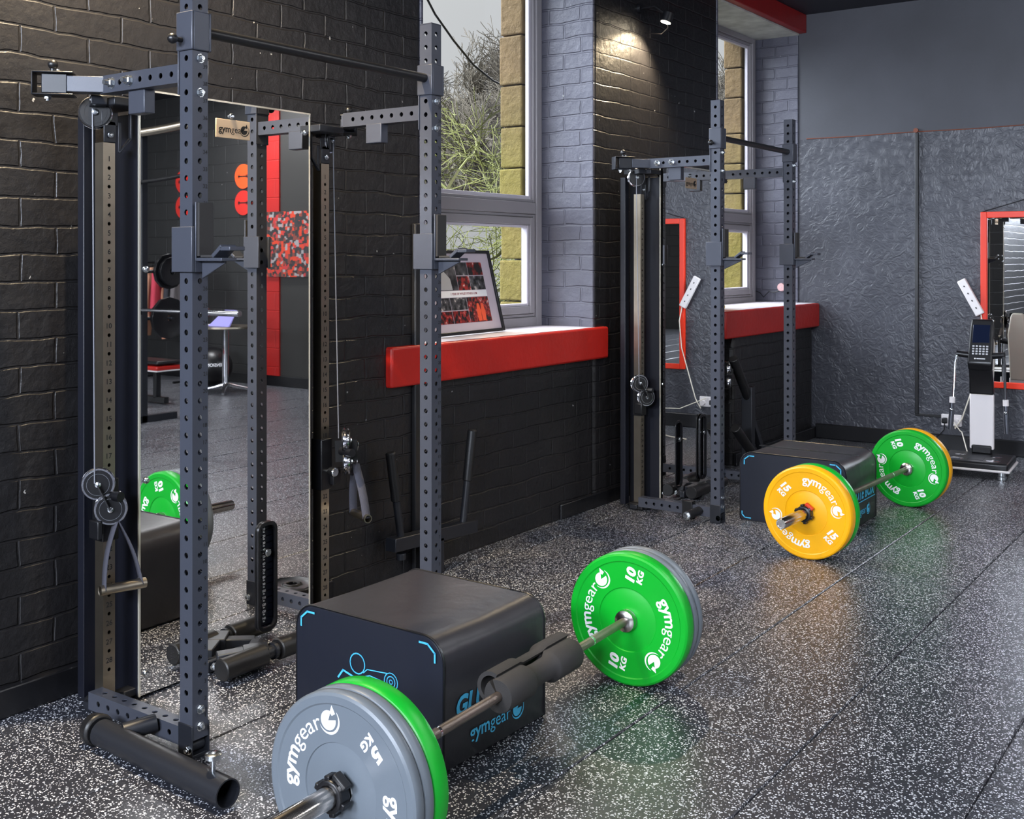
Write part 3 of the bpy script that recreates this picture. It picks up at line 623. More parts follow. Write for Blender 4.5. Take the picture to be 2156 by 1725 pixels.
m_ = MB(); m_.cyl((-.14, -.57, .07), (-.18, -.655, .06), .026); m_.build('tube_joint', dark_m, ft)
rack2 = make_rack('charcoal power rack standing further off, in front of the second window', (-2.628, 6.185, 0), R(-.2), .525, False, .039, .045)
m_ = MB(); m_.cyl((-.10, -.55, .055), (-.10, -.70, .055), .024, n=24); m_.box(-.20, -.14, -.56, -.51, .0, .10); bp_ = m_.build('band_peg', rubber_m, rack2, bevel=.002)
m_ = MB(); hexbolt(m_, (-.10, -.70, .055), (0, -1, 0), r=.018); m_.build('peg_bolt', bolt_m, bp_)

# stirrup handles hanging on the cable trolleys
def stirrup(label, top, bot, ring_r, hd, loc_ring):
    t = thing('cable_handle', label, 'cable handle', top, 0, 'cable handles on the first rack')
    top = Vector(top); bot = Vector(bot)-top; hd = Vector(hd).normalized(); hl = .062
    m_ = MB(); pts = [(Vector((ring_r*math.cos(a), 0, ring_r*math.sin(a)-ring_r))) for a in [2*math.pi*k/20 for k in range(21)]]
    rot = hd.to_track_quat('X', 'Z').to_matrix(); m_.tube([rot @ p for p in pts], .0028, 8, caps=False); m_.build('ring', chrome_m, t)
    m_ = MB(); L_ = []
    for k in range(17):
        a = 2*math.pi*k/16; L_.append(rot @ Vector((.010*math.cos(a)+.014*math.sin(a), .004, .026*math.sin(a)+.030))); 
    m_.tube(L_, .003, 8, caps=False); m_.build('carabiner', chrome_m, t)
    for sg in (-1, 1):
        e = bot+hd*sg*hl; s0 = Vector((0, 0, -2*ring_r)); side = hd.cross(Vector((0, 0, 1))).normalized()*.017
        m_ = MB(); N = 14
        def fn(u, v):
            p = s0.lerp(e, v)+hd*sg*.012*math.sin(math.pi*v); return tuple(p+side*(2*u-1))
        m_.grid(fn, 2, N); sm = m_.build('strap', mat('grey_webbing_strap', sr(70, 70, 80), .8, bump=.5, bscale=500), t); so = sm.modifiers.new('t', 'SOLIDIFY'); so.thickness = .003
    m_ = MB(); a = bot-hd*(hl+.012); b_ = bot+hd*(hl+.012); hollow(m_, a, b_, .0165, .003, 24); m_.build('grip', steel_m, t)
    return t
stirrup('steel stirrup handle on a grey strap under the left cable trolley of the first rack', (-3.098, 2.170, .650), (-3.085, 2.185, .402), .014, (.25, 1, .0), None)
stirrup('steel stirrup handle on a grey strap under the right cable trolley of the first rack', (-3.075, 3.250, .670), (-3.065, 3.265, .430), .016, (.9, -.35, 0), None)

# ------------------------------------------------------------------ barbells and plates
def make_bar(label, c, d, pad=False):
    ang = math.atan2(-d[0], d[1]); t = thing('barbell', label, 'barbell', (c[0], c[1], .225), ang, 'barbells loaded on the floor')
    m_ = MB(); m_.cyl((0, -.655, 0), (0, .655, 0), .0142, n=24); m_.build('shaft', mat('worn_rusty_steel', sr(142, 130, 122), .36, .9, bump=.15, bscale=400, var=.3, vscale=14), t)
    m_ = MB()
    for y in (-.41, .41): m_.cyl((0, y-.004, 0), (0, y+.004, 0), .0147, n=24)
    m_.build('grip_mark', chrome_m, t)
    for s in (-1, 1):
        m_ = MB(); m_.lathe([(.016, 0), (.028, .004), (.036, .008), (.038, .02), (.036, .030), (.0255, .031), (.0252, .43), (.022, .436), (.018, .436), (.018, .432), (.010, .432)], (0, s*.632, 0), (0, s, 0), 32)
        m_.build('sleeve', mat('worn_chrome', sr(190, 185, 180), .2, 1, var=.1, vscale=30), t, smooth=40)
    return t
def make_plate(kind, bar, y, phi, label, group=None, letter='both'):
    col, th, wt = {'green': (sr(0, 160, 38), .052, '10'), 'yellow': (sr(242, 172, 0), .062, '15'), 'grey': (sr(102, 110, 118), .032, '5')}[kind]
    pm = mat('%s_bumper_rubber' % kind, col, .38, bump=.02, bscale=150, var=.06, vscale=10)
    ang = bar.rotation_euler[2]; M = Matrix.Rotation(ang, 3, 'Z'); p = Vector(bar.location)+M @ Vector((0, y, 0))
    r = .225; h = th/2
    t = thing('bumper_plate', label, 'weight plate', p, ang, group)
    prof = [(.027, -h+.002), (.10, -h+.002), (.104, -h+.004), (.107, -h+.004), (.109, -h+.001), (.195, -h+.001), (.199, -h-.002), (.216, -h-.002), (r-.003, -h+.002), (r, -h+.008),
            (r, h-.008), (r-.003, h-.002), (.216, h+.002), (.199, h+.002), (.195, h-.001), (.109, h-.001), (.107, h-.004), (.104, h-.004), (.10, h-.002), (.027, h-.002)]
    if kind == 'grey': prof = [(rr_, hh) for rr_, hh in prof]
    m_ = MB(); m_.lathe(prof, (0, 0, 0), (0, 1, 0), 96, caps=False, closed=True); m_.build('disc', pm, t, smooth=28)
    m_ = MB(); m_.lathe([(.026, -h+.0005), (.034, -h+.0005), (.036, -h+.002), (.036, h-.002), (.026, h-.0005)], (0, 0, 0), (0, 1, 0), 32, caps=False, closed=True); m_.build('hub_ring', bolt_m, t)
    M0 = axes((0, -h+.0004, 0), (1, 0, 0), (0, 0, 1)) @ Matrix.Rotation(R(phi), 4, 'Z')
    for a in (0, 180):
        m_ = MB()
        Ma = M0 @ Matrix.Rotation(R(a), 4, 'Z')
        e = arc_text(m_, 'gym', Ma, .056, .142, 98, .022); e = arc_text(m_, 'gear', Ma, .056, .142, e-1, .0)
        ga = R(e-11); g_logo(m_, Ma @ axes((.158*math.cos(ga), .158*math.sin(ga), 0), (math.sin(ga), -math.cos(ga), 0), (math.cos(ga), math.sin(ga), 0)), .035)
        m_.build('brand_lettering', white_m, t, smooth=0, recalc=False)
    for a in (140, 320):
        m_ = MB(); ca = R(a); c = Vector((.155*math.cos(ca), .155*math.sin(ca), 0)); Mt = M0 @ Matrix.Translation(c) @ Matrix.Rotation(R(-40), 4, 'Z')
        put_text(m_, wt, Mt @ Matrix.Translation((0, .004, 0)), .046, .055, slant=.15, sx=1.15); put_text(m_, 'KG', Mt @ Matrix.Translation((.002, -.026, 0)), .029, .045, slant=.15, sx=1.15)
        m_.build('weight_marking', white_m, t, smooth=0, recalc=False)
    return t
def collar(bar, y, label, col):
    ang = bar.rotation_euler[2]; M = Matrix.Rotation(ang, 3, 'Z'); p = Vector(bar.location)+M @ Vector((0, y, 0))
    t = thing('bar_collar_clamp', label, 'barbell clamp', p, ang)
    m_ = MB(); m_.lathe([(.0262, -.018), (.036, -.018), (.040, -.014), (.040, .014), (.036, .018), (.0262, .018)], (0, 0, 0), (0, 1, 0), 12, caps=False, closed=True)
    for a in range(0, 360, 60): m_.box(.036, .047, -.014, .014, -.008, .008, Matrix.Rotation(R(a+20), 4, 'Y'))
    m_.build('ring_body', black_m, t, bevel=.003)
    m_ = MB(); m_.box(-.022, .022, -.012, .012, .040, .053, Matrix.Rotation(R(35), 4, 'Y')); m_.build('lever', mat('clamp_lever_'+col, sr(200, 50, 20) if col == 'red' else sr(25, 25, 27), .4), t, bevel=.003)
    return t
d1 = (-.0413, .9991); bar1 = make_bar('barbell nearest the camera, with a black foam pad and grey and green plates', (-1.845, 2.650), d1)
G5 = 'small-weight grey bumper plates'
make_plate('grey', bar1, -.662-.052-.032-.016-.009, -88, 'grey 5 kg plate, outermost at the near end of the nearest barbell')
make_plate('grey', bar1, -.662-.052-.016-.005, 10, 'grey plate squeezed behind the outer grey one at the near end of the nearest barbell')
make_plate('green', bar1, -.662-.026-.001, 30, 'green plate behind two grey ones at the near end of the nearest barbell')
make_plate('green', bar1, .662+.026, 118, 'green 10 kg plate facing the camera at the far end of the nearest barbell')
make_plate('grey', bar1, .662+.052+.021, 50, 'grey plate sandwiched at the far end of the nearest barbell')
make_plate('grey', bar1, .662+.052+.038+.021, 0, 'outermost grey plate at the far end of the nearest barbell')
collar(bar1, -.662-.052-.064-.033, 'black clamp locking the grey plates on the nearest sleeve', 'black')
collar(bar1, .662+.052+.076+.024, 'black clamp behind the far green and grey plates of the nearest barbell', 'black')
d2 = (.0487, .9988); bar2 = make_bar('barbell standing further off with yellow and green plates, beside the second padded box', (-1.916, 5.985), d2)
make_plate('yellow', bar2, -.662-.052-.031-.006, 0, 'yellow 15 kg plate facing the camera on the further barbell')
make_plate('green', bar2, -.662-.026, 60, 'green plate just behind the near yellow plate of the further barbell')
make_plate('green', bar2, .662+.026, -25, 'green 10 kg plate facing the camera at the far end of the further barbell')
make_plate('yellow', bar2, .662+.052+.037, 40, 'yellow plate behind the far green plate of the further barbell')
collar(bar2, -.662-.052-.062-.028, 'black clamp with a red lever on the yellow plate side of the further barbell', 'red')
collar(bar2, .662+.052+.068+.026, 'black clamp at the far end of the further barbell', 'black')
# foam bar pad
ang = bar1.rotation_euler[2]; M = Matrix.Rotation(ang, 3, 'Z'); pc = Vector(bar1.location)+M @ Vector((0, .075, 0))
t = thing('barbell_pad', 'black foam pad with a narrow waist wrapped round the nearest barbell', 'barbell pad', pc, ang)
m_ = MB(); prof = [(.0148, -.205), (.046, -.205), (.048, -.201), (.048, -.072), (.045, -.066), (.035, -.052), (.033, 0), (.035, .052), (.045, .066), (.048, .072), (.048, .201), (.046, .205), (.0148, .205)]
M0 = Matrix.Identity(4); nA = 40; V_ = []; F_ = []
for r_, h_ in prof:
    for k in range(nA+1):
        a = R(128)+R(344)*k/nA; V_.append((r_*math.cos(a), h_, r_*math.sin(a)))
P_ = len(prof)
for i in range(P_):
    j = (i+1) % P_
    for k in range(nA): F_.append((i*(nA+1)+k, i*(nA+1)+k+1, j*(nA+1)+k+1, j*(nA+1)+k))
for k in (0, nA):
    half = [i*(nA+1)+k for i in range(P_)]; F_.append(tuple(half))
m_.add(V_, F_); m_.build('foam_sleeve', foam_m, t, smooth=35)
m_ = MB(); V_ = []; F_ = []; nB = 26                     # the opened rear lip of the pad, a thick curved shell
for r_, h_ in [(.034, -.200), (.046, -.200), (.046, -.075), (.036, -.055), (.036, .055), (.046, .075), (.046, .200), (.034, .200), (.034, .075), (.026, .055), (.026, -.055), (.034, -.075)]:
    for k in range(nB+1):
        a = R(62)+R(175)*k/nB; V_.append((r_*math.cos(a)-.036, h_+.012, r_*math.sin(a)+.012))
P_ = 12
for i in range(P_):
    j = (i+1) % P_
    for k in range(nB): F_.append((i*(nB+1)+k, i*(nB+1)+k+1, j*(nB+1)+k+1, j*(nB+1)+k))
for k in (0, nB):
    for q in ((0, 1, 2, 11), (11, 2, 3, 10), (10, 3, 4, 9), (9, 4, 5, 8), (8, 5, 6, 7)): F_.append(tuple(i*(nB+1)+k for i in q))
m_.add(V_, F_); m_.build('rear_lip', foam_m, t, smooth=35)
m_ = MB()
def flap(u, v):
    y = -.19+.38*v; w = .030 if abs(y) > .07 else .030-.014*math.cos(y/.07*math.pi/2)
    a = R(118); p = Vector((.049*math.cos(a), 0, .049*math.sin(a))) if abs(y) > .07 else Vector((.042*math.cos(a), 0, .042*math.sin(a)))
    return (p.x-.012*u-.004, y, p.z+.0+w*.35*u)

# ------------------------------------------------------------------ padded hip thrust boxes
vinyl = mat('black_vinyl', sr(44, 44, 49), .36, bump=.6, bscale=4, var=.08, vscale=4)
navyv = mat('navy_black_vinyl', sr(22, 26, 38), .42, bump=.2, bscale=6)
def glute_box(label, loc, rz, second=False):
    t = thing('padded_box', label, 'padded box', loc, rz, None); W, D, Hh = .30, .25, .382
    def outline(e, n=10):
        r_ = .075; pts = []
        W_, H_ = W-e, Hh-e
        for cx_, cz_, a0 in ((W_-r_, H_-r_, 0), (-W_+r_, H_-r_, 90)):
            for k in range(n+1): a = R(a0+k*90/n); pts.append((cx_+r_*math.cos(a), cz_+r_*math.sin(a)))
        pts += [(-W_, .012+e), (-W_+.012, e), (W_-.012, e), (W_, .012+e)]
        return pts
    # body: top, sides as one sweep along y with slight sag, subdivided
    ol = outline(0); m_ = MB(); N = 16; n_ = len(ol); V_ = []; F_ = []
    for j in range(N+1):
        y = -D+.006+(2*D-.012)*j/N
        for (x, z) in ol:
            sag = .006*math.sin(math.pi*j/N)*(1 if z > Hh-.03 else 0)*math.cos(x*4); V_.append((x*(1+.006*math.sin(math.pi*j/N)), y, z-sag))
    for j in range(N):
        for k in range(n_): k2 = (k+1) % n_; F_.append((j*n_+k, j*n_+k2, (j+1)*n_+k2, (j+1)*n_+k))
    m_.add(V_, F_); m_.build('cover', vinyl, t, smooth=50)
    for s in (-1, 1):
        m_ = MB(); i_ = outline(.004); V_ = [(x, s*(D-.006), z) for x, z in ol]+[(x, s*D, z) for x, z in i_]+[(x*.5, s*(D+.003), .06+(z-.06)*.6) for x, z in i_]
        F_ = [(k, (k+1) % n_, n_+(k+1) % n_, n_+k) for k in range(n_)]+[(n_+k, n_+(k+1) % n_, 2*n_+(k+1) % n_, 2*n_+k) for k in range(n_)]+[tuple(range(2*n_, 3*n_))]
        m_.add(V_, F_); m_.build('end_panel', navyv, t, smooth=20, label='dark navy end panel')
        m_ = MB(); m_.tube([(x, s*(D-.003), z) for x, z in ol]+[(ol[0][0], s*(D-.003), ol[0][1])], .0035, 6, caps=False); m_.build('piping', black_m, t)
    # printed marks
    m_ = MB(); yf = -D-.0042
    def stroke(pts, w, y_=None):
        for (a, b_) in zip(pts, pts[1:]):
            a = Vector(a); b_ = Vector(b_); d = (b_-a).normalized(); nn = Vector((-d.y, d.x))*w/2; a = a-d*w*.4; b_ = b_+d*w*.4
            yy = yf-.0012
            m_.add([(a.x+nn.x, yy, a.y+nn.y), (a.x-nn.x, yy, a.y-nn.y), (b_.x-nn.x, yy, b_.y-nn.y), (b_.x+nn.x, yy, b_.y+nn.y)], [(0, 1, 2, 3)])
    stroke([(-.272, .315), (-.272, .34), (-.245, .362), (-.215, .362)], .006); stroke([(.215, .362), (.245, .362), (.272, .34), (.272, .315)], .006)
    stroke([(-.285, .05), (-.285, .035), (-.268, .018), (-.235, .018)], .006); stroke([(.235, .018), (.268, .018), (.285, .035), (.285, .05)], .006)
    circ = lambda cx_, cz_, r_: [(cx_+r_*math.cos(R(a)), cz_+r_*math.sin(R(a))) for a in range(0, 361, 20)]
    stroke(circ(-.03, .247, .030), .004); stroke(circ(.105, .222, .026), .003); stroke(circ(.105, .222, .016), .003); stroke(circ(.105, .222, .006), .003)
    stroke([(-.005, .225), (.01, .238), (.09, .244)], .003); stroke([(-.002, .214), (.02, .222), (.08, .216)], .003); stroke([(-.11, .19), (-.09, .215), (-.05, .205), (-.03, .17), (.12, .15), (.2, .15), (.21, .06)], .006)
    m_.build('printed_figure', blue_m, t, smooth=0, recalc=False)
    m_ = MB(); xf = W+.0036; L0 = axes((xf, 0, .150), (0, 1, 0), (0, 0, 1))
    put_text(m_, 'GLUTE BOX', L0, .075, .04, slant=.2, sx=.98); m_.add([(xf, -.22, .132), (xf, .22, .132), (xf, .22, .137), (xf, -.22, .137)], [(0, 1, 2, 3)])
    w_ = put_text(m_, 'gym', axes((xf, -.135, .062), (0, 1, 0), (0, 0, 1)), .058, .02, center=False); put_text(m_, 'gear', axes((xf, -.135+w_+.003, .062), (0, 1, 0), (0, 0, 1)), .058, 0, center=False); g_logo(m_, axes((xf, .10, .078), (0, 1, 0), (0, 0, 1)), .034)
    m_.build('side_lettering', blue_m, t, smooth=0, recalc=False)
    if second:
        m_ = MB(); m_.box(-.29, .29, -.002, .002, Hh-.006, Hh+.0012); m_.build('top_seam', black_m, t, bevel=.001)
    return t
glute_box('black padded hip thrust box behind the nearest barbell', (-2.262, 2.69, 0), R(-1))
glute_box('black padded hip thrust box beside the further barbell', (-2.255, 6.04, 0), R(0), True)
# ------------------------------------------------------------------ rack attachments
def rod_grip(mb, a, b_, r): mb.cyl(a, b_, r, n=24)
t = thing('dip_handle_attachment', 'black two handled dip bar against the wall behind the right upright of rack one', 'dip attachment', (-3.28, 3.98, .16), 0)
m_ = MB(); m_.bar((0, -.29, .03), (.0, .31, .0), .06, .06); m_.build('cross_bar', dark_m, t, bevel=.003)
m_ = MB(); m_.box(-.03, .03, -.05, .05, -.16, .0); m_.cyl((0, -.22, -.02), (0, -.22, -.05), .022); m_.build('mounting_plate', dark_m, t, bevel=.003)
for a, b_, nm in (((0, -.22, .04), (-.005, -.285, .435), 0), ((0, .23, .03), (.01, .29, .465), 1)):
    a = Vector(a); b_ = Vector(b_); h = MB(); h.cyl(a, b_, .017, n=20); ho = h.build('handle', dark_m, t)
    h = MB(); q = a.lerp(b_, .45); h.lathe([(.020, 0), (.023, .003), (.023, (b_-q).length-.003), (.018, (b_-q).length+.004)], q, b_-q, 24); h.build('grip_sleeve', rubber_m, ho, label='rubber grip')
t = thing('leg_roller_stand', 'black steel stand with two slanted foam rollers behind the second padded box', 'roller stand', (-3.02, 6.98, 0), 0)
m_ = MB(); m_.bar((0, 0, .02), (0, 0, .60), .055, .075); m_.bar((.0, 0, .02), (.0, .42, .02), .05, .04); m_.bar((0, .05, .38), (0, .30, .03), .04, .04); m_.build('post', dark_m, t, bevel=.003)
for a, b_ in (((.0, .02, .50), (-.02, -.20, .80)), ((.05, .04, .10), (.03, -.28, .36))):
    h = MB(); h.cyl(a, b_, .032, n=20); h.build('foam_roller', rubber_m, t, bevel=.004)

# framed photo collage leaning in the first window
t = thing('framed_collage', 'black framed photo collage leaning against the first window, standing on its sill', 'picture frame', (-3.545, 4.61, 1.062), R(3))
Mf = Matrix.Rotation(R(-14), 4, 'Y'); W_, H_ = .33, .45
m_ = MB()
for a, b_, c, d in ((-W_, -W_+.016, 0, H_), (W_-.016, W_, 0, H_), (-W_+.016, W_-.016, 0, .016), (-W_+.016, W_-.016, H_-.016, H_)): m_.box(-.012, .010, a, b_, c, d, Mf)
m_.box(-.012, -.008, -W_+.01, W_-.01, .01, H_-.01, Mf); m_.build('frame', black_m, t, bevel=.002)
m_ = MB(); m_.box(-.008, -.002, -W_+.016, W_-.016, .016, H_-.016, Mf); m_.build('mount', mat('pale_mount_board', sr(190, 178, 188), .5), t, smooth=0)
def photo(y0, y1, z0, z1, c1, c2, nm, sc=14, seed=0):
    m = bpy.data.materials.new(nm); m.use_nodes = True; n = m.node_tree.nodes; l = m.node_tree.links; b = n['Principled BSDF']; b.inputs['Roughness'].default_value = .3
    tc = n.new('ShaderNodeTexCoord'); mp = n.new('ShaderNodeMapping'); mp.inputs['Location'].default_value = (seed, seed*2.3, 0); v = n.new('ShaderNodeTexNoise'); v.inputs['Scale'].default_value = sc; v.inputs['Detail'].default_value = 6
    cr = n.new('ShaderNodeValToRGB'); e = cr.color_ramp.elements; e[0].position = .42; e[0].color = c1; e[1].position = .62; e[1].color = c2; e.new(.70).color = sr(200, 190, 185)
    l.new(tc.outputs['Object'], mp.inputs[0]); l.new(mp.outputs[0], v.inputs['Vector']); l.new(v.outputs['Fac'], cr.inputs['Fac']); l.new(cr.outputs[0], b.inputs['Base Color'])
    q = MB(); q.box(-.002, -.0006, y0, y1, z0, z1, Mf); return q.build('print', m, t, smooth=0)
k_, rd, gy = sr(14, 14, 18), sr(170, 40, 35), sr(90, 88, 92)
for i, (a, b_, c, d, c2) in enumerate(((-.235, -.02, .235, .385, gy), (-.015, .095, .315, .385, gy), (.10, .235, .315, .385, rd), (-.015, .095, .235, .31, rd), (.10, .235, .235, .31, gy),
        (-.235, -.12, .13, .195, gy), (-.115, .03, .13, .195, gy), (-.235, -.12, .06, .125, rd), (-.115, .03, .06, .125, rd), (.035, .235, .06, .195, rd))):
    photo(a, b_, c, d, k_, c2, 'photo_print_%d' % i, 18+3*i, i*1.7)
m_ = MB(); m_.box(-.002, -.0004, -.235, .235, .198, .232, Mf); m_.build('title_strip', white_m, t, smooth=0)
m_ = MB(); put_text(m_, "1 YEAR OF WYLIE'S FITNESS GYM", Mf @ axes((.0003, .02, .210), (0, 1, 0), (0, 0, 1)), .0165, .015)
m_.build('title_lettering', mat('maroon_print', sr(140, 30, 45), .6), t, smooth=0, recalc=False)
q = MB(); q.ball((0, 0, 0), .05, 16, (.02, 1, 1.25)); gh = MB()
gh.add([(0, -.075, 0), (0, .075, 0), (0, .07, .06), (0, .03, .095), (0, -.03, .095), (0, -.07, .06)], [tuple(range(6))], Mf @ Matrix.Translation((.0004, -.15, .237))); gh.add([(0, -.028, 0), (0, .028, 0), (0, .028, .03), (0, 0, .05), (0, -.028, .03)], [tuple(range(5))], Mf @ Matrix.Translation((.0005, -.15, .325)))
gh.build('hoodie_figure', mat('pale_hoodie_print', sr(165, 165, 168), .5), t, smooth=0)
gh = MB()
for yy in (.125, .165): gh.add([(0, -.016, 0), (0, .016, 0), (0, .020, .055), (0, .008, .095), (0, -.008, .095), (0, -.020, .055)], [tuple(range(6))], Mf @ Matrix.Translation((.0004, yy, .065)))
gh.build('two_figures', mat('orange_print', sr(225, 85, 50), .5), t, smooth=0)

# roll of tape on the second sill, and a pink disc plug on the reveal with its wire
t = thing('resistance_band_roll', 'yellow and green rolled band lying on the sill of the second window', 'band roll', (-3.44, 7.40, 1.0975), 0)
m_ = MB(); m_.lathe([(.012, 0), (.052, 0), (.055, .01), (.052, .022), (.012, .022)], (0, 0, 0), (0, 0, 1), 28); m_.build('yellow_roll', mat('yellow_band', sr(225, 190, 40), .5), t)
m_ = MB(); m_.lathe([(.012, .022), (.045, .022), (.048, .03), (.042, .042), (.012, .045)], (0, .006, 0), (0, 0, 1), 28); m_.build('green_roll', mat('green_band', sr(40, 110, 60), .5), t)
t = thing('round_wall_fitting', 'pale pink round fitting on the brick beside the second window', 'wall fitting', (-3.50, 8.776, 1.22), 0)
m_ = MB(); m_.lathe([(.0, 0), (.034, 0), (.034, .02), (.030, .026), (0.001, .026)], (0, 0, 0), (0, -1, 0), 28, caps=False); m_.build('cover_disc', mat('pale_pink_plastic', sr(205, 165, 165), .4), t)
m_ = MB(); m_.ball((0, -.027, 0), .004); m_.build('centre_screw', white_pl, t)
m_ = MB(); m_.tube([(-.02, -.008, -.03), (-.07, -.008, -.045), (-.11, -.006, -.035), (-.16, -.006, -.085), (-.19, -.006, -.05), (-.225, -.006, -.035)], .004, 8); m_.build('wire', black_m, t)

# far wall: red mirror, trunking, seam, sockets, power strip, wires
t = thing('red_framed_mirror', 'tall mirror in an orange red frame hanging on the far wall', 'mirror', (-1.45, YF, .50), 0)
W_, H_ = .50, 1.303; m_ = MB(); f_ = .045
for a, b_, c, d in ((-W_, -W_+f_, 0, H_), (W_-f_, W_, 0, H_), (-W_+f_, W_-f_, 0, f_), (-W_+f_, W_-f_, H_-f_, H_)): m_.box(a, b_, -.04, -.004, c, d)
m_.build('frame', mat('orange_red_frame', sr(232, 52, 20), .4), t, bevel=.004)
m_ = MB(); m_.box(-W_+f_, W_-f_, -.022, -.012, f_, H_-f_); m_.build('glass', mirror_m, t, smooth=0)
m_ = MB(); m_.tube([(-W_+.01, -.012, H_+.003), (-.05, -.006, H_+.13), (W_-.01, -.012, H_+.003)], .003, 6); m_.build('hanging_wire', black_m, t)
m_ = MB(); m_.box(-2.43, -2.405, YF-.025, YF-.001, .262, 2.425); m_.box(-2.43, -2.23, YF-.02, YF-.001, .245, .265)
tag(m_.build('wall_trunking', mat('black_trunking', sr(34, 34, 36), .35), bevel=.003), 'black trunking running down the far wall and across to the socket', 'trunking')
m_ = MB(); m_.tube([(x, YF-.004, 2.433+.002*math.sin(x*7)) for x in [-3.3+.1*k for k in range(18)]]+[(-1.5+.2*k, YF-.004, 2.43) for k in range(16)], .0035, 6)
tag(m_.build('string_line', mat('rust_cord', sr(120, 62, 40), .6)), 'thin rust coloured cord along the joint high on the far wall', 'cord')
m_ = MB(); m_.cyl((-2.425, YF-.02, 2.445), (-2.425, YF, 2.445), .018); tag(m_.build('cord_clip', mat('rust_cord', sr(120, 62, 40), .6)), 'small rusty clip at the top of the far wall trunking', 'clip')
t = thing('wall_socket', 'white double wall socket with a black plug on the far wall', 'socket', (-2.16, YF-.001, .19), 0)
m_ = MB(); m_.box(-.073, .073, -.03, 0, 0, .086); m_.build('faceplate', white_pl, t, bevel=.004)
m_ = MB(); m_.box(-.022, -.010, -.034, -.03, .055, .07); m_.box(.010, .022, -.034, -.03, .055, .07); m_.build('switch', white_pl, t, bevel=.001)
m_ = MB(); m_.box(-.064, -.024, -.062, -.03, .02, .062); m_.build('plug', black_m, t, bevel=.008, label='black plug')
m_ = MB(); m_.lathe([(.0, 0), (.022, 0), (.022, .03), (.001, .03)], (.040, -.03, .035), (0, -1, 0), 20, caps=False); m_.build('plug', white_pl, t, label='white plug')
m_ = MB(); m_.tube([(-.044, -.05, .02), (-.046, -.05, -.03), (-.08, -.045, -.07), (-.15, -.03, -.12), (-.26, -.02, -.165)], .0035, 8); m_.build('lead', black_m, t)
t = thing('power_strip', 'white power strip hanging askew beside the red framed mirror', 'extension lead', (-2.02, YF-.044, 1.04), 0)
Ms = axes((.075, 0, 0), (math.cos(R(28)), 0, math.sin(R(28))), (-math.sin(R(28)), 0, math.cos(R(28))))
m_ = MB(); m_.box(-.032, .032, 0, .29, 0, .035, Ms @ Matrix.Translation((0, 0, .0))); m_.build('housing', white_pl, t, bevel=.006)
m_ = MB()
for k in range(4): m_.box(-.004, .004, .05+.06*k, .062+.06*k, .035, .037, Ms)
m_.build('socket_slots', ink_m, t, smooth=0)
m_ = MB(); m_.tube([(.08, -.02, .0), (.10, -.03, -.12), (.08, -.03, -.35), (.0, -.03, -.62), (-.05, -.035, -.78), (-.10, -.04, -.86), (-.098, -.045, -.835)], .005, 8); m_.build('lead', cream_pl, t)

# body composition scale
t = thing('body_composition_scale', 'white and black body composition scale with two hand electrodes, by the red mirror', 'body scale', (-1.79, 7.98, 0), R(4))
m_ = MB(); m_.box(-.225, .215, -.22, .20, .060, .112); m_.build('platform', black_m, t, bevel=.015, seg=3)
m_ = MB(); m_.box(-.235, .225, -.228, .21, .052, .068); m_.build('platform_trim', white_pl, t, bevel=.006)
for x, y in ((-.18, -.18), (.17, -.18), (-.18, .15), (.17, .15)):
    m_ = MB(); m_.lathe([(.028, 0), (.034, .003), (.034, .024), (.028, .028), (.028, .056)], (x, y, 0), (0, 0, 1), 24); m_.build('levelling_foot', bolt_m, t)
for x in (-.12, .11):
    m_ = MB(); m_.ball((x, -.12, .112), .045, 16, (1, 1.1, .06)); m_.ball((x, .04, .112), .035, 16, (1, 1.1, .06)); m_.build('foot_electrode', chrome_m, t)
m_ = MB(); m_.box(-.05, .05, -.14, .04, .111, .1135); m_.build('centre_panel', navy_m, t, bevel=.002)
m_ = MB(); m_.box(-.065, .065, .13, .19, .110, .17); m_.build('column_base', black_m, t, bevel=.01)
m_ = MB(); m_.box(-.078, .078, .14, .18, .14, .52); m_.build('column', white_pl, t, bevel=.010, seg=3)
def sweep_panel(name, pts, w, m, bev=.012):        # pts: (y,z) centre line, thickness
    q = MB(); n_ = len(pts); V_ = []; F_ = []
    for (y, z, th, ww) in pts: V_ += [(-ww, y-th, z), (ww, y-th, z), (ww, y+th, z), (-ww, y+th, z)]
    for i in range(n_-1):
        for k in range(4): k2 = (k+1) % 4; F_.append((i*4+k, i*4+k2, (i+1)*4+k2, (i+1)*4+k))
    F_ += [(3, 2, 1, 0), tuple(4*(n_-1)+k for k in range(4))]; q.add(V_, F_); return q.build(name, m, t, bevel=bev, seg=3, smooth=40)
sweep_panel('neck', [(.155, .52, .025, .078), (.145, .62, .028, .077), (.115, .70, .030, .076)], .07, black_m, .01)
hd_ = sweep_panel('display_head', [(.105, .69, .028, .076), (.085, .74, .028, .080), (.128, .86, .026, .078), (.172, .98, .024, .076), (.191, 1.035, .022, .070)], .07, black_m)
sweep_panel('head_back', [(.165, .50, .02, .070), (.17, .72, .045, .074), (.20, .86, .05, .072), (.225, 1.0, .03, .05), (.225, 1.03, .02, .04)], .07, cream_pl)
Mh = axes((0, .0595, .74), (1, 0, 0), (0, .355, .935))
m_ = MB(); m_.box(-.055, .055, .145, .275, .0, .006, Mh); m_.build('screen', mat('dark_blue_screen', sr(18, 26, 48), .15), hd_, bevel=.002)
m_ = MB()
for i in range(5):
    for j in range(4): m_.box(-.052+.022*i, -.038+.022*i, .06+.018*j, .071+.018*j, .004, .0075, Mh)
m_.build('keypad', mat('pale_grey_keys', sr(190, 190, 195), .5), hd_, bevel=.001, seg=1)
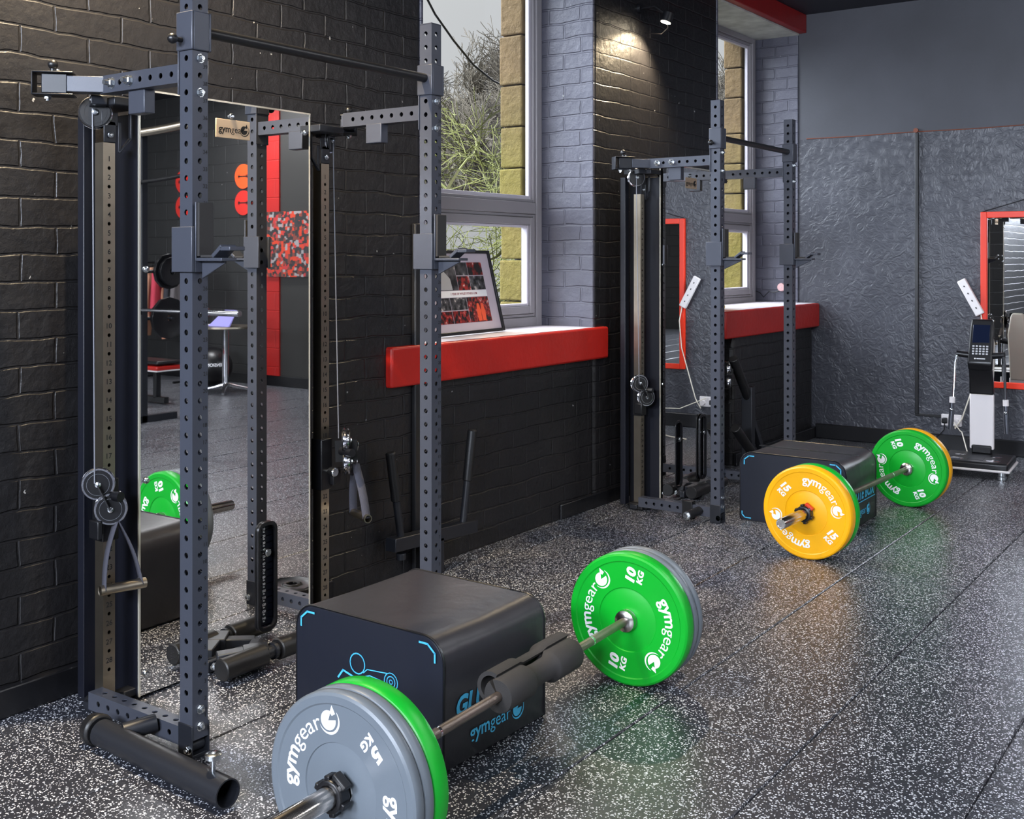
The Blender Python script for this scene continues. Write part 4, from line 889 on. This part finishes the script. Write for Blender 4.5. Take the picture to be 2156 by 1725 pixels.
for s in (-1, 1):
    m_ = MB(); m_.cyl((s*.07, .10, .79), (s*.155, .09, .80), .021, n=18); ar = m_.build('arm_joint', black_m, t)
    m_ = MB(); m_.tube([(s*.145, .085, .80), (s*.158, .06, .74), (s*.165, .03, .48), (s*.17, .02, .44)], .009, 10); m_.build('arm_rod', bolt_m if s < 0 else dark_m, t)
    m_ = MB(); m_.tube([(s*.17, .02, .50), (s*.172, .018, .42), (s*.176, .01, .34), (s*.18, .005, .28)], .018, 12, rr=[.014, .017, .018, .015]); ho = m_.build('hand_electrode', mat('dark_silver_grip', sr(95, 97, 105), .25, .7), t)
    m_ = MB(); m_.cyl((s*.17, .02, .465), (s*.169, .02, .505), .0185, n=14); m_.build('grip_collar', white_pl, ho); m_ = MB(); m_.ball((s*.172, -.0, .42), .012); m_.build('grip_stud', bolt_m, ho)
m_ = MB(); m_.tube([(-.10, .20, .10), (-.16, .34, .22), (-.20, .52, .20), (-.27, .66, .24), (-.32, .77, .27)], .004, 8); m_.tube([(-.10, .20, .06), (-.16, .21, .03), (-.26, .22, .01), (-.42, .20, .006)], .006, 8); m_.build('mains_lead', cream_pl, t)
m_ = MB(); put_text(m_, 'SECA', Mh @ Matrix.Translation((.008, .03, .0045)), .016, .02) if False else None
m_.lathe([(.005, 0), (.005, .001)], (-.03, .0575, .772), (0, -1, .3), 12); m_.box(-.02, .035, .0560, .0575, .769, .775); m_.build('brand_mark', white_m, hd_, smooth=0)

# spotlights
def spot(label, loc, target, e):
    t = thing('wall_spotlight', label, 'spotlight', loc, 0)
    d = (Vector(target)-Vector(loc)).normalized(); m_ = MB(); m_.lathe([(.02, -.07), (.034, -.06), (.036, 0), (.032, .0)], (0, 0, 0), d, 24); m_.build('lamp_body', black_m, t)
    m_ = MB(); m_.lathe([(.0005, .001), (.031, .001)], (0, 0, 0), d, 24, caps=False); m_.build('lens', mat('lit_spot_lens', (1, 1, 1, 1), .3, emit=(1, .85, .62, 1), estr=80), t)
    m_ = MB(); m_.tube([(0, 0, .05), (-.06, -.03, .10), (XW-loc[0]+.005, -.03, .10)], .006, 8); m_.tube([(0, 0, .03), (.0, .03, -.03), (-.05, .04, -.06), (XW-loc[0]+.005, .04, -.04)], .003, 6); m_.cyl((XW-loc[0], -.03, .10), (XW-loc[0]+.02, -.03, .10), .03); m_.build('bracket_arm', black_m, t)
    l_ = light('spot_beam', 'SPOT', tuple(Vector(loc)+d*.012), e, (1, .80, .52), d.to_track_quat('-Z', 'Y').to_euler(), spot_size=R(120), spot_blend=.8, shadow_soft_size=.02); l_.parent = None
spot('lit spotlight on a bracket high on the pier between the windows', (-3.20, 6.14, 2.915), (-3.37, 5.98, 2.2), 110)
spot('lit spotlight above the first rack', (-3.0, 2.1, 3.2), (-3.37, 2.35, 2.2), 420)

# ------------------------------------------------------------------ things seen in the rack mirror
def disc(x, z, col, label):
    t = thing('round_wall_sign', label, 'wall sign', (x, YF-.001, z), 0, 'round signs on the block wall')
    m_ = MB(); m_.lathe([(.001, 0), (.14, 0), (.145, .005), (.145, .015), (.001, .018)], (0, 0, 0), (0, -1, 0), 40, caps=False); m_.build('disc', mat('sign_'+col, sr(232, 84, 34) if col == 'orange' else sr(205, 42, 34), .5), t)
    m_ = MB(); M0 = axes((0, -.0188, 0), (1, 0, 0), (0, 0, 1)); m_.box(-.085, .085, -.006, .006, 0, .0005, M0)
    for x_ in (-.075, -.06, .06, .075): m_.box(x_-.004, x_+.004, -.022, .022, 0, .0005, M0)
    m_.build('barbell_print', ink_m, t, smooth=0)
disc(3.86, 2.42, 'orange', 'orange round sign, upper of the pair nearer the red strip'); disc(3.86, 2.11, 'red', 'red orange round sign, lower of the pair nearer the red strip')
disc(4.95, 2.40, 'red', 'red round sign, upper of the pair further from the red strip'); disc(4.95, 2.09, 'red', 'red round sign, lower of the pair further from the red strip')
pm = bpy.data.materials.new('poster_print'); pm.use_nodes = True; n = pm.node_tree.nodes; l = pm.node_tree.links
tc = n.new('ShaderNodeTexCoord'); v = n.new('ShaderNodeTexVoronoi'); v.inputs['Scale'].default_value = 27; v.distance = 'CHEBYCHEV'; v.inputs['Randomness'].default_value = .75; sp = n.new('ShaderNodeSeparateColor'); cr = n.new('ShaderNodeValToRGB'); cr.color_ramp.interpolation = 'CONSTANT'
e = cr.color_ramp.elements; e[0].color = sr(45, 42, 42); e[1].position = .3; e[1].color = sr(120, 60, 50)
for p_, c_ in ((.42, sr(225, 70, 40)), (.6, sr(60, 58, 60)), (.75, sr(170, 165, 165)), (.88, sr(205, 60, 60))): e.new(p_).color = tuple(c*.75 for c in c_[:3])+(1,)
l.new(tc.outputs['Object'], v.inputs['Vector']); l.new(v.outputs['Color'], sp.inputs[0]); l.new(sp.outputs[0], cr.inputs['Fac']); l.new(cr.outputs[0], n['Principled BSDF'].inputs['Base Color'])
m_ = MB(); m_.box(2.70, 3.43, YF-.055, YF-.032, 1.25, 1.99); tag(m_.build('wall_poster', pm, smooth=0), 'large collage poster in reds and greys on the wall by the red strip', 'poster')
# bistro table with papers, purple folder
t = thing('round_table', 'round steel topped cafe table by the block wall', 'table', (3.30, 8.05, 0), 0)
m_ = MB(); m_.lathe([(.001, 0), (.30, 0), (.305, .006), (.30, .025), (.001, .028)], (0, 0, .70), (0, 0, 1), 40, caps=False); m_.build('table_top', steel_m, t)
m_ = MB(); m_.cyl((0, 0, .06), (0, 0, .70), .035, n=20); m_.build('pedestal', chrome_m, t)
for a in (45, 135, 225, 315):
    m_ = MB(); ca, sa = math.cos(R(a)), math.sin(R(a)); m_.tube([(0, 0, .09), (.12*ca, .12*sa, .06), (.32*ca, .32*sa, .02)], .02, 10, rr=[.03, .022, .014]); m_.build('leg', chrome_m, t)
m_ = MB(); m_.add([(-.17, -.12, 0), (.16, -.12, 0), (.10, .06, .17), (-.10, .06, .17), (-.17, -.10, -.0), (.16, -.10, 0)], [(0, 1, 2, 3), (0, 3, 4), (1, 5, 2), (3, 2, 5, 4), (0, 4, 5, 1)])
tag(m_.build('purple_folder', mat('lilac_card', sr(150, 145, 210), .6), loc=(3.22, 8.0, .729), smooth=0), 'lilac folded card holder standing on the cafe table', 'folder')
m_ = MB()
for i in range(5): m_.box(-.10, .10, -.07, .07, .0005+.002*i, .002+.002*i, Matrix.Rotation(R(17*i), 4, 'Z'))
tag(m_.build('paper_stack', white_pl, loc=(3.47, 8.05, .728), smooth=0), 'loose white papers piled on the cafe table', 'papers')
t = thing('medicine_ball', 'large black exercise ball with white print beside the cafe table', 'exercise ball', (3.88, 8.35, .225), 0)
m_ = MB(); m_.ball((0, 0, 0), .225, 40); m_.build('ball_shell', black_m, t)
m_ = MB()
vs_, fs, a_, b_ = text2d('DIMENSION X', .02)
for s_, z_ in ((1, .02),):
    out = []
    for x, y in vs_:
        th_ = R(-150)+(x-(a_+b_)/2)*.05/.226*s_; ph = z_/.226+y*.05/.226; out.append((.2265*math.cos(ph)*math.cos(th_), .2265*math.cos(ph)*math.sin(th_), .2265*math.sin(ph)))
    m_.add(out, fs)
m_.build('print', white_m, t, smooth=0, recalc=False)
# clothes rail
t = thing('clothes_rail', 'black clothes rail standing by the block wall', 'clothes rail', (4.9, 8.45, 0), 0)
m_ = MB()
for x in (-.45, .45): m_.tube([(x, 0, .02), (x, 0, 1.42)], .013, 8); m_.tube([(x, -.2, .015), (x, .2, .015)], .014, 8)
m_.tube([(-.47, 0, 1.41), (.47, 0, 1.41)], .013, 8); m_.build('rail_frame', black_m, t)
def garment(x, kind, col, label, h):
    t = thing('hanging_garment', label, 'garment', (x, 8.45, 1.40), 0, 'garments on the clothes rail')
    m_ = MB(); m_.tube([(0, 0, .0), (0, .012, .015), (0, .0, .022)], .002, 6); m_.tube([(0, 0, 0), (0, -.0, -.03), (.0, -.16, -.09), (0, .16, -.09), (0, 0, -.03)], .004, 6); m_.build('hanger', black_m, t)
    m_ = MB(); gm = mat('cloth_'+kind+'_'+label.split()[0], col, .9, bump=.3, bscale=12, var=.1)
    rx = R(60)
    def top(u, v):
        w = .05+.17*min(1, v*5) if kind != 'trousers' else .10+.05*v; s_ = (2*u-1)*w; p = .02*math.sin(u*19+x*9)*v+.012*math.sin(u*41+v*4)
        return (s_*math.cos(rx)+p*math.sin(rx), s_*math.sin(rx)-p*math.cos(rx), -.05-h*v)
    if kind == 'trousers':
        for sg in (-1, 1):
            def leg(u, v, sg=sg):
                a = u*2*math.pi; w = .065-.02*v; s_ = sg*(.05+.02*v)+w*math.cos(a); q = .022*math.sin(a)+.01*math.sin(v*14+u*6)
                return (s_*math.cos(rx)+q*math.sin(rx), s_*math.sin(rx)-q*math.cos(rx), -.08-h*v)
            m_.grid(leg, 20, 30)
    else:
        def body(u, v):
            a = u*2*math.pi; w = (.06+.13*min(1, v*6)); s_ = w*math.cos(a); q = (.02+.02*v)*math.sin(a)+.008*math.sin(u*50)*v
            return (s_*math.cos(rx)+q*math.sin(rx), s_*math.sin(rx)-q*math.cos(rx), -.05-h*v)
        m_.grid(body, 40, 20)
        for sg in (-1, 1):
            def sl(u, v, sg=sg):
                a = u*2*math.pi; w = .045-.01*v; s_ = sg*(.14+.06*v)+w*math.cos(a); q = .03*math.sin(a); return (s_*math.cos(rx)+q*math.sin(rx), s_*math.sin(rx)-q*math.cos(rx), -.10-.42*v*h/.55)
            m_.grid(sl, 14, 14)
    m_.build('fabric', gm, t, smooth=60)
garment(5.22, 'trousers', sr(190, 140, 112), 'tan jogging trousers hanging at the outer end of the rail', .80)
garment(5.10, 'top', sr(196, 148, 120), 'beige hooded top hanging next to the tan trousers', .62)
garment(4.97, 'top', sr(190, 62, 80), 'pink red top hanging mid rail', .60)
garment(4.84, 'trousers', sr(188, 130, 104), 'brown joggers hanging behind the pink top', .82)
garment(4.72, 'top', sr(45, 45, 52), 'dark grey tee hanging beside the brown joggers', .40)
garment(4.60, 'top', sr(95, 90, 92), 'mid grey top hanging at the table end of the rail', .40)
# weight bench with racked bar and black plates, out in the room
t = thing('weight_bench', 'black bench with a red and white pad edge, in the open room', 'weight bench', (3.45, 7.05, 0), R(90))
m_ = MB(); m_.box(-.15, .15, -.6, .5, .40, .44); m_.build('pad', black_m, t, bevel=.02, seg=3)
m_ = MB(); m_.box(-.155, .155, -.605, .505, .345, .39); m_.build('pad_skirt', red_m, t, bevel=.015)
m_ = MB(); m_.box(-.157, .157, -.607, .507, .335, .348); m_.build('pad_stripe', white_pl, t, bevel=.003)
m_ = MB(); m_.bar((0, -.55, .04), (0, .45, .04), .06, .06); m_.bar((-.25, -.5, .03), (.25, -.5, .03), .05, .06); m_.bar((0, -.3, .05), (0, -.25, .38), .05, .06); m_.bar((0, .3, .05), (0, .3, .38), .05, .06); m_.build('bench_frame', black_m, t, bevel=.004)
m_ = MB(); m_.lathe([(.06, -.01), (.07, -.01), (.07, .01), (.06, .01)], (.2, -.5, .10), (1, 0, 0), 24, caps=False, closed=True); m_.build('wheel', black_m, t)
t = thing('squat_stand', 'black squat stand carrying a barbell, seen in the rack mirror', 'squat stand', (2.75, 6.15, 0), 0)
for x in (-.60, .50):
    m_ = MB(); m_.bar((x, 0, .0), (x, 0, 2.6), .06, .06); m_.tube([(x-.12, .23, 1.34), (x, .23, 1.34), (x, 0, 1.34)], .015, 8); m_.tube([(x-.12, .23, .92), (x, .23, .92), (x, 0, .92)], .015, 8); m_.bar((x, -.35, .03), (x, .35, .03), .06, .06); m_.box(x-.03, x+.03, -.10, -.03, .96, .99); m_.build('post', dark_m, t, bevel=.003)
m_ = MB(); m_.tube([(-1.35+.1*k, -.05+.0*k, 2.13+.05*((k-9)/9)**2) for k in range(20)], .017, 10); m_.build('pull_up_bar', black_m, t)
m_ = MB(); m_.grid(lambda u, v: (-1.3+1.8*u, -.06, 2.53+.07*v+.04*(2*u-1)**2), 20, 1); q_ = m_.build('cross_member', steel_m, t); so = q_.modifiers.new('s', 'SOLIDIFY'); so.thickness = .02
t = thing('barbell', 'chromed barbell resting on the squat stand across the room', 'barbell', (1.62, 6.08, 1.006), R(90))
m_ = MB(); m_.cyl((0, -1.0, 0), (0, .40, 0), .0142, n=16); m_.build('shaft', chrome_m, t)
m_ = MB(); m_.lathe([(.016, 0), (.04, .004), (.04, .03), (.025, .031), (.025, .43)], (0, .40, 0), (0, 1, 0), 24); m_.build('sleeve', chrome_m, t)
for i, (z_, r_) in enumerate(((1.34, .16), (1.34, .13), (.92, .19))):
    t = thing('black_weight_plate', ['large black plate on the upper peg of the squat stand', 'smaller black plate in front on the upper peg of the squat stand', 'large black plate on the lower peg of the squat stand'][i], 'weight plate', (2.09-.040*(i == 1), 6.38, z_), 0)
    m_ = MB(); m_.lathe([(.026, -.018), (r_-.02, -.012), (r_, -.018), (r_, .018), (r_-.02, .012), (.026, .018)], (0, 0, 0), (1, 0, 0), 12, caps=False, closed=True); m_.build('disc', black_m, t, bevel=.003)
# loose plate on the floor between the box and the wall
t = thing('black_weight_plate', 'black octagonal plate lying flat on the floor behind the first padded box', 'weight plate', (-2.63, 3.42, 0), R(15))
m_ = MB(); m_.lathe([(.025, .003), (.11, .0), (.12, .006), (.12, .026), (.105, .030), (.09, .024), (.045, .024), (.04, .03), (.025, .03)], (0, 0, 0), (0, 0, 1), 8, caps=False, closed=True); m_.build('disc', black_m, t, bevel=.004)

# ------------------------------------------------------------------ outdoors
def ground_h(x, y):
    d = math.hypot(x, y); return -3.2+max(0, min(1, (d-26)/42))**1.1*11.8+.5*math.sin(x*.21)*math.cos(y*.17)+.25*math.sin(x*.7+y*.4)*(1 if d > 24 else .3)
mb = MB()
def gf(u, v):
    a = R(88+95*u); d = 4.4+116*v**1.5; x, y = -d*math.sin(a-R(90)+R(0)) if False else d*math.cos(a), d*math.sin(a)
    x = min(x, -4.1) if True else x
    return (x, y, ground_h(x, y))
mb.grid(gf, 90, 60)
gm = mat('winter_hillside', sr(42, 40, 33), .95, bump=.8, bscale=3, var=.45, vscale=.35)
n = gm.node_tree.nodes; l = gm.node_tree.links; b = n['Principled BSDF']; old = b.inputs['Base Color'].links[0].from_socket
tc = n.new('ShaderNodeTexCoord'); nz = n.new('ShaderNodeTexNoise'); nz.inputs['Scale'].default_value = .16; nz.inputs['Detail'].default_value = 6; l.new(tc.outputs['Object'], nz.inputs['Vector'])
cr = n.new('ShaderNodeValToRGB'); cr.color_ramp.elements[0].position = .5; cr.color_ramp.elements[1].position = .62; l.new(nz.outputs['Fac'], cr.inputs['Fac'])
mx = n.new('ShaderNodeMix'); mx.data_type = 'RGBA'; mx.inputs[7].default_value = sr(30, 38, 22); l.new(cr.outputs[0], mx.inputs[0]); l.new(old, mx.inputs[6]); l.new(mx.outputs[2], b.inputs['Base Color'])
struct('ground_outside', mb, gm, smooth=60).name = 'ground_hillside'

def branchy(seed, h, n_gen, spread, r0, lean=(0, 0), twig=.006, kids=(3, 4), ratio=.68, droop=0, first=.35):
    rnd = random.Random(seed); trunk = MB(); fine = MB()
    def grow(p, d, L, r, g):
        m = trunk if g < 3 else fine; steps = 4 if g < 3 else 3; pts = [p]; rr = [r]
        for i in range(steps):
            d = (d+Vector((rnd.gauss(0, .2), rnd.gauss(0, .2), rnd.gauss(0, .14)+(.02 if g < 2 else -.03*droop)))).normalized(); pts.append(pts[-1]+d*L/steps); rr.append(max(twig, r*(1-.42*(i+1)/steps)))
        m.tube(pts, r, 6 if g < 2 else 3, caps=False, rr=rr)
        if g >= n_gen: return
        k = rnd.randint(*kids)
        for i in range(k):
            f = first+(1-first)*(i+rnd.random()*.6)/k; f = min(f, 1); q = pts[min(steps, int(f*steps))]
            ax = Vector((rnd.gauss(0, 1), rnd.gauss(0, 1), rnd.gauss(0, .6))).normalized(); nd = (d+ax*spread).normalized()
            grow(q, nd, L*ratio*rnd.uniform(.8, 1.15), max(twig, rr[-1]*.8), g+1)
        grow(pts[-1], d, L*ratio, rr[-1], g+1)
    grow(Vector((0, 0, 0)), Vector((lean[0], lean[1], 1)).normalized(), h, r0, 0)
    return trunk, fine
bark = mat('mossy_bark', sr(74, 74, 40), .9, bump=.4, bscale=20, var=.3, vscale=3)
moss = mat('yellow_green_twigs', sr(88, 92, 42), .9, var=.3, vscale=2)
greybark = mat('grey_brown_bark', sr(70, 64, 57), .9, var=.3, vscale=1); greytwig = mat('hazy_bare_twigs', sr(84, 79, 70), .95, var=.25, vscale=.6)
def tree(name, label, loc, m2, mats_, cat='tree', group=None, scale=1, rz=0):
    t = thing(name, label, cat, loc, rz, group); t.scale = (scale,)*3
    m2[0].build('trunk', mats_[0], t, smooth=60, recalc=False); m2[1].build('twigs', mats_[1], t, smooth=0, recalc=False)
    return t
tree('mossy_tree', 'mossy bare tree with yellow green branches just outside the first window', (-7.3, 11.2, -3.2), branchy(11, 3.1, 6, 1.0, .10, (-.03, -.06), .0050, (3, 4), .70, .6), (bark, moss))
tree('mossy_tree', 'low spreading mossy tree in front of the grey roof outside the first window', (-10.8, 13.6, -3.2), branchy(5, 1.9, 6, 1.15, .10, (.15, .1), .004, (2, 4), .70, 1), (bark, moss))
tree('mossy_tree', 'pale bare tree outside the second window', (-8.2, 18.2, -3.2), branchy(23, 2.6, 5, .7, .10, (0, 0), .006, (2, 3), .74, .2), (greybark, greytwig))
protos = [tree('bare_tree', 'bare grey brown tree on the hillside', (0, 0, 0), branchy(30+k, 2.6, 5, .62, .12, (0, 0), .016, (3, 4), .70, 0, .2), (greybark, greytwig), 'tree', 'bare trees on the hillside') for k in range(3)]
rnd = random.Random(4); k = 0; spots = []; tries = 0
while len(spots) < 90 and tries < 4000:
    tries += 1; a = R(rnd.uniform(113, 136)); d = rnd.uniform(30, 76); x, y = d*math.cos(a), d*math.sin(a)
    if all(math.hypot(x-p, y-q) > 3.6 for p, q in spots) and math.hypot(x+17.5, y-27.5) > 8: spots.append((x, y))
for x, y in spots:
    o = protos[k] if k < 3 else copy_tree(protos[k % 3]); k += 1
    s_ = rnd.uniform(.75, 1.15); o.location = (x, y, ground_h(x, y)-.1); o.rotation_euler = (0, 0, rnd.uniform(0, 6.28)); o.scale = (s_, s_, s_*rnd.uniform(.9, 1.2))
def house(label, c, rz, w, d, zw, zr, wallc):
    t = thing('house', label, 'building', (c[0], c[1], -3.2), rz); wm = mat('house_wall_'+label.split()[0], wallc, .8, bump=.3, bscale=4, var=.1)
    m_ = MB(); m_.box(-w, w, -d, d, 0, zw); m_.prism([(-d, 0), (d, 0), (0, zr-zw)], axes((-w, 0, zw), (0, 1, 0), (0, 0, 1)), 2*w); m_.build('walls', wm, t, smooth=0)
    m_ = MB()
    for s in (-1, 1): m_.add([(-w-.2, s*(d+.25), zw-.1), (w+.2, s*(d+.25), zw-.1), (w+.2, 0, zr+.05), (-w-.2, 0, zr+.05)], [(0, 1, 2, 3)])
    r_ = m_.build('roof', brick_mat('slate_'+label.split()[0], 'XY', sr(38, 37, 36), bw=.5, bh=.3, strength=.4, mortar=.02, warp=0, var=.2, rough=.8), t, smooth=0); so = r_.modifiers.new('s', 'SOLIDIFY'); so.thickness = .12
    for s in (-1, 1):
        for k in range(4):
            x = -w+w*(k+.5)/2; m_ = MB(); m_.box(x-.45, x+.45, s*d-.03 if s > 0 else s*d-.05, s*d+.05 if s > 0 else s*d+.03, zw-1.7, zw-.5); f_ = m_.build('window', white_pl, t, smooth=0)
            m_ = MB(); m_.box(x-.38, x+.38, s*d-.06, s*d+.06, zw-1.63, zw-.57); m_.build('pane', mat('dark_house_glass', sr(40, 52, 66), .1), f_, smooth=0)
house('grey slate roofed stone building outside the first window', (-15.2, 18.6), R(38), 6.5, 2.6, 4.0, 5.35, sr(40, 42, 48))
house('pale gabled house further up behind the slate roofed building', (-17.5, 27.5), R(20), 4, 2.6, 4.6, 6.4, sr(74, 74, 73))
m_ = MB(); pts = [(-4.2, 4.93, 3.11), (-4.2, 5.12, 2.91), (-4.2, 5.30, 2.78), (-4.2, 5.50, 2.66), (-4.2, 5.70, 2.59), (-4.2, 5.90, 2.56), (-4.2, 6.10, 2.59), (-4.2, 6.4, 2.74)]
m_.tube(pts, .007, 8); tag(m_.build('outdoor_cable', black_m, smooth=60), 'sagging black cable strung outside the first window', 'cable')
